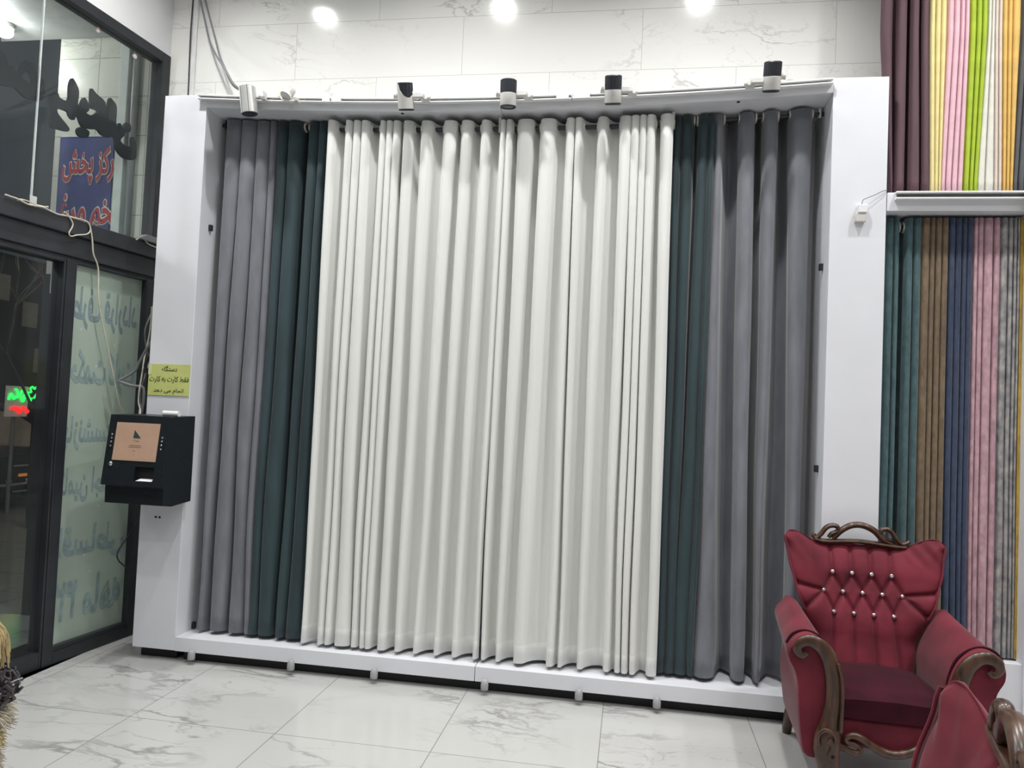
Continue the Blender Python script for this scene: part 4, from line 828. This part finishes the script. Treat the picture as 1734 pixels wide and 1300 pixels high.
        mb = MB(); mb.tube([(s*a, -.385, d) for a, d in path], rad, n=16, sub=5, up=(0, 1, 0), flat=.62); mb.build('carved_post', 'wood', root)
        mb = MB()  # relief scrolls and inner molding on the post
        mb.tube([(s*a, -.412, d) for a, d in [(.243, .60), (.225, .53), (.222, .42), (.225, .30)]], .008, n=8, sub=5)
        mb.tube([(s*a, -.420, d) for a, d in [(.318, .235), (.322, .275), (.295, .305), (.262, .298), (.246, .27), (.258, .248), (.275, .255), (.27, .272)]], .009, n=8, sub=5)
        mb.tube([(s*a, -.420, d) for a, d in [(.27, .272), (.262, .235), (.275, .20), (.262, .178), (.245, .190)]], .009, n=8, sub=5)
        mb.build('carved_scroll', 'wood', root)
        mb = MB(); mb.tube([(s*.33, .17, .22), (s*.34, .22, .14), (s*.345, .28, .05), (s*.345, .30, .004)], [.036, .032, .026, .024], n=12, sub=4); mb.build('rear_leg', 'wood', root)
    # carved apron under the seat front
    mb = MB()
    for s in (-1, 1):
        mb.tube([(s*a, -.372, d) for a, d in [(.235, .232), (.20, .218), (.165, .205), (.140, .208), (.134, .228), (.155, .240), (.185, .246), (.196, .262), (.178, .276), (.150, .278), (.115, .262), (.075, .238), (.035, .222), (0, .217)]], [.016, .015, .014, .013, .012, .011, .011, .012, .014, .016, .018, .019, .019, .019], n=10, sub=5)
    mb.build('carved_apron', 'wood', root)
    # crest rail
    fx = lambda X, Y_: Vector(((X-805)*.00060, .325, 1.046+((225+(X-800)*.047)-Y_)*.00060))
    mb = MB(); rl = [fx(X, Y_) for X, Y_ in [(425, 212), (520, 232), (800, 228), (1080, 262), (1185, 268)]]; mb.tube(rl, .013, n=10, sub=5, up=(0, 1, 0), flat=1.5); mb.build('crest_rail', 'wood', root)
    mb = MB(); up_ = (0, 1, 0)
    mb.tube([fx(*p) for p in [(575, 205), (600, 190), (650, 135), (720, 92), (790, 80), (860, 95), (930, 135), (990, 200), (1040, 232), (1075, 240)]], [.010, .013, .016, .017, .017, .017, .017, .016, .013, .010], n=12, sub=5, up=up_, flat=1.3)
    mb.tube([fx(*p) for p in [(430, 165), (415, 185), (440, 205), (480, 170), (520, 115), (565, 92), (612, 98), (625, 130), (600, 152), (570, 165), (545, 200)]], [.009, .010, .012, .013, .013, .013, .013, .012, .012, .012, .010], n=12, sub=5, up=up_, flat=1.4)
    mb.tube([fx(*p) for p in [(1070, 215), (1020, 195), (975, 160), (985, 122), (1025, 112), (1065, 135), (1105, 195), (1150, 240), (1195, 230), (1215, 215)]], [.009, .011, .012, .013, .013, .013, .013, .012, .011, .009], n=12, sub=5, up=up_, flat=1.4)
    mb.build('crest_carving', 'wood', root)
    return root
make_armchair('wingback_armchair', 'red velvet wingback armchair with carved wood standing before the right grey curtain', (1.57, -.42, 0), math.radians(-3))
make_armchair('wingback_armchair', 'red velvet armchair in the near right corner, only its wing and carved crest in view', (.755, -2.80, 0), math.radians(-106))

# ------------------------------------------------------------------ trim samples on a stand, near left
SX, SY = -1.40, -2.6
t = thing('display_stand', 'wooden stand post holding the fringe trims at the left picture edge', 'stand', (SX, SY, 0))
mb = MB(); mb.lathe([(.16, 0), (.16, .02), (.05, .04), (.014, .06), (.014, 1.06), (.002, 1.07)], n=20); mb.build('post', 'postwood', t)
def fringe(label, mat, z0, z1, r, kind, seed):
    rr = random.Random(seed); t = thing('fringe_trim', label, 'fringe trim', (SX, SY, z0), 0, 'fringe trims stacked on the near left stand'); mb = MB(); h = z1-z0
    if kind == 'straw':
        for i in range(340):
            a = rr.uniform(0, 2*PI); q = r*rr.uniform(.35, 1.); zt_ = h*rr.uniform(.75, 1.05); l = h*rr.uniform(.6, .95); c_, s_ = math.cos(a), math.sin(a)
            mb.tube([(.3*q*c_, .3*q*s_, zt_), (.75*q*c_, .75*q*s_, zt_-.1*l), (q*c_, q*s_, zt_-.5*l), (q*1.02*c_+rr.uniform(-.01, .01), q*1.02*s_, max(0, zt_-l))], rr.uniform(.002, .0045), n=4, sub=2)
    elif kind == 'bead':
        for i in range(420):
            a = rr.uniform(0, 2*PI); zz = h*rr.uniform(0, 1); q = r*(.75+.25*math.sin(PI*zz/h))*rr.uniform(.8, 1.05); c_ = Vector((q*math.cos(a), q*math.sin(a), zz)); d = Vector((rr.uniform(-1, 1), rr.uniform(-1, 1), rr.uniform(-1, 1))).normalized()
            mb.tube([c_-d*.010, c_+d*.010], rr.uniform(.004, .007), n=6)
    else:
        for i in range(520):
            a = rr.uniform(0, 2*PI); zz = h*rr.uniform(.05, 1); q = r*rr.uniform(.6, .85); c_, s_ = math.cos(a), math.sin(a); o_ = r*rr.uniform(.88, 1.12)
            mb.tube([(q*.6*c_, q*.6*s_, zz), (q*c_, q*s_, zz+.005), (o_*c_, o_*s_, zz-.012+rr.uniform(-.012, .012))], [.004, .0035, .001], n=4, sub=2)
    core = MB(); core.lathe([(.016, 0), (r*.72, .004), (r*.78, h*.5), (r*.6, h*.92), (.016, h)], n=18); core.build('core', mat, t)
    mb.build('fringe', mat, t)['kind'] = 'stuff'
fringe('straw yellow fringe trim, topmost on the near left stand', 'straw', .895, 1.03, .098, 'straw', 1)
fringe('dark beaded trim under the straw yellow one on the near left stand', 'darkbead', .795, .895, .128, 'bead', 2)
fringe('cream fluffy trim under the dark beaded one on the near left stand', 'creamfluff', .735, .795, .120, 'fluff', 3)
fringe('pale yellow trim near the bottom of the near left stand', 'yellowfluff', .69, .735, .098, 'fluff', 4)
fringe('white fluffy trim, lowest on the near left stand', 'creamfluff', .61, .69, .100, 'fluff', 5)
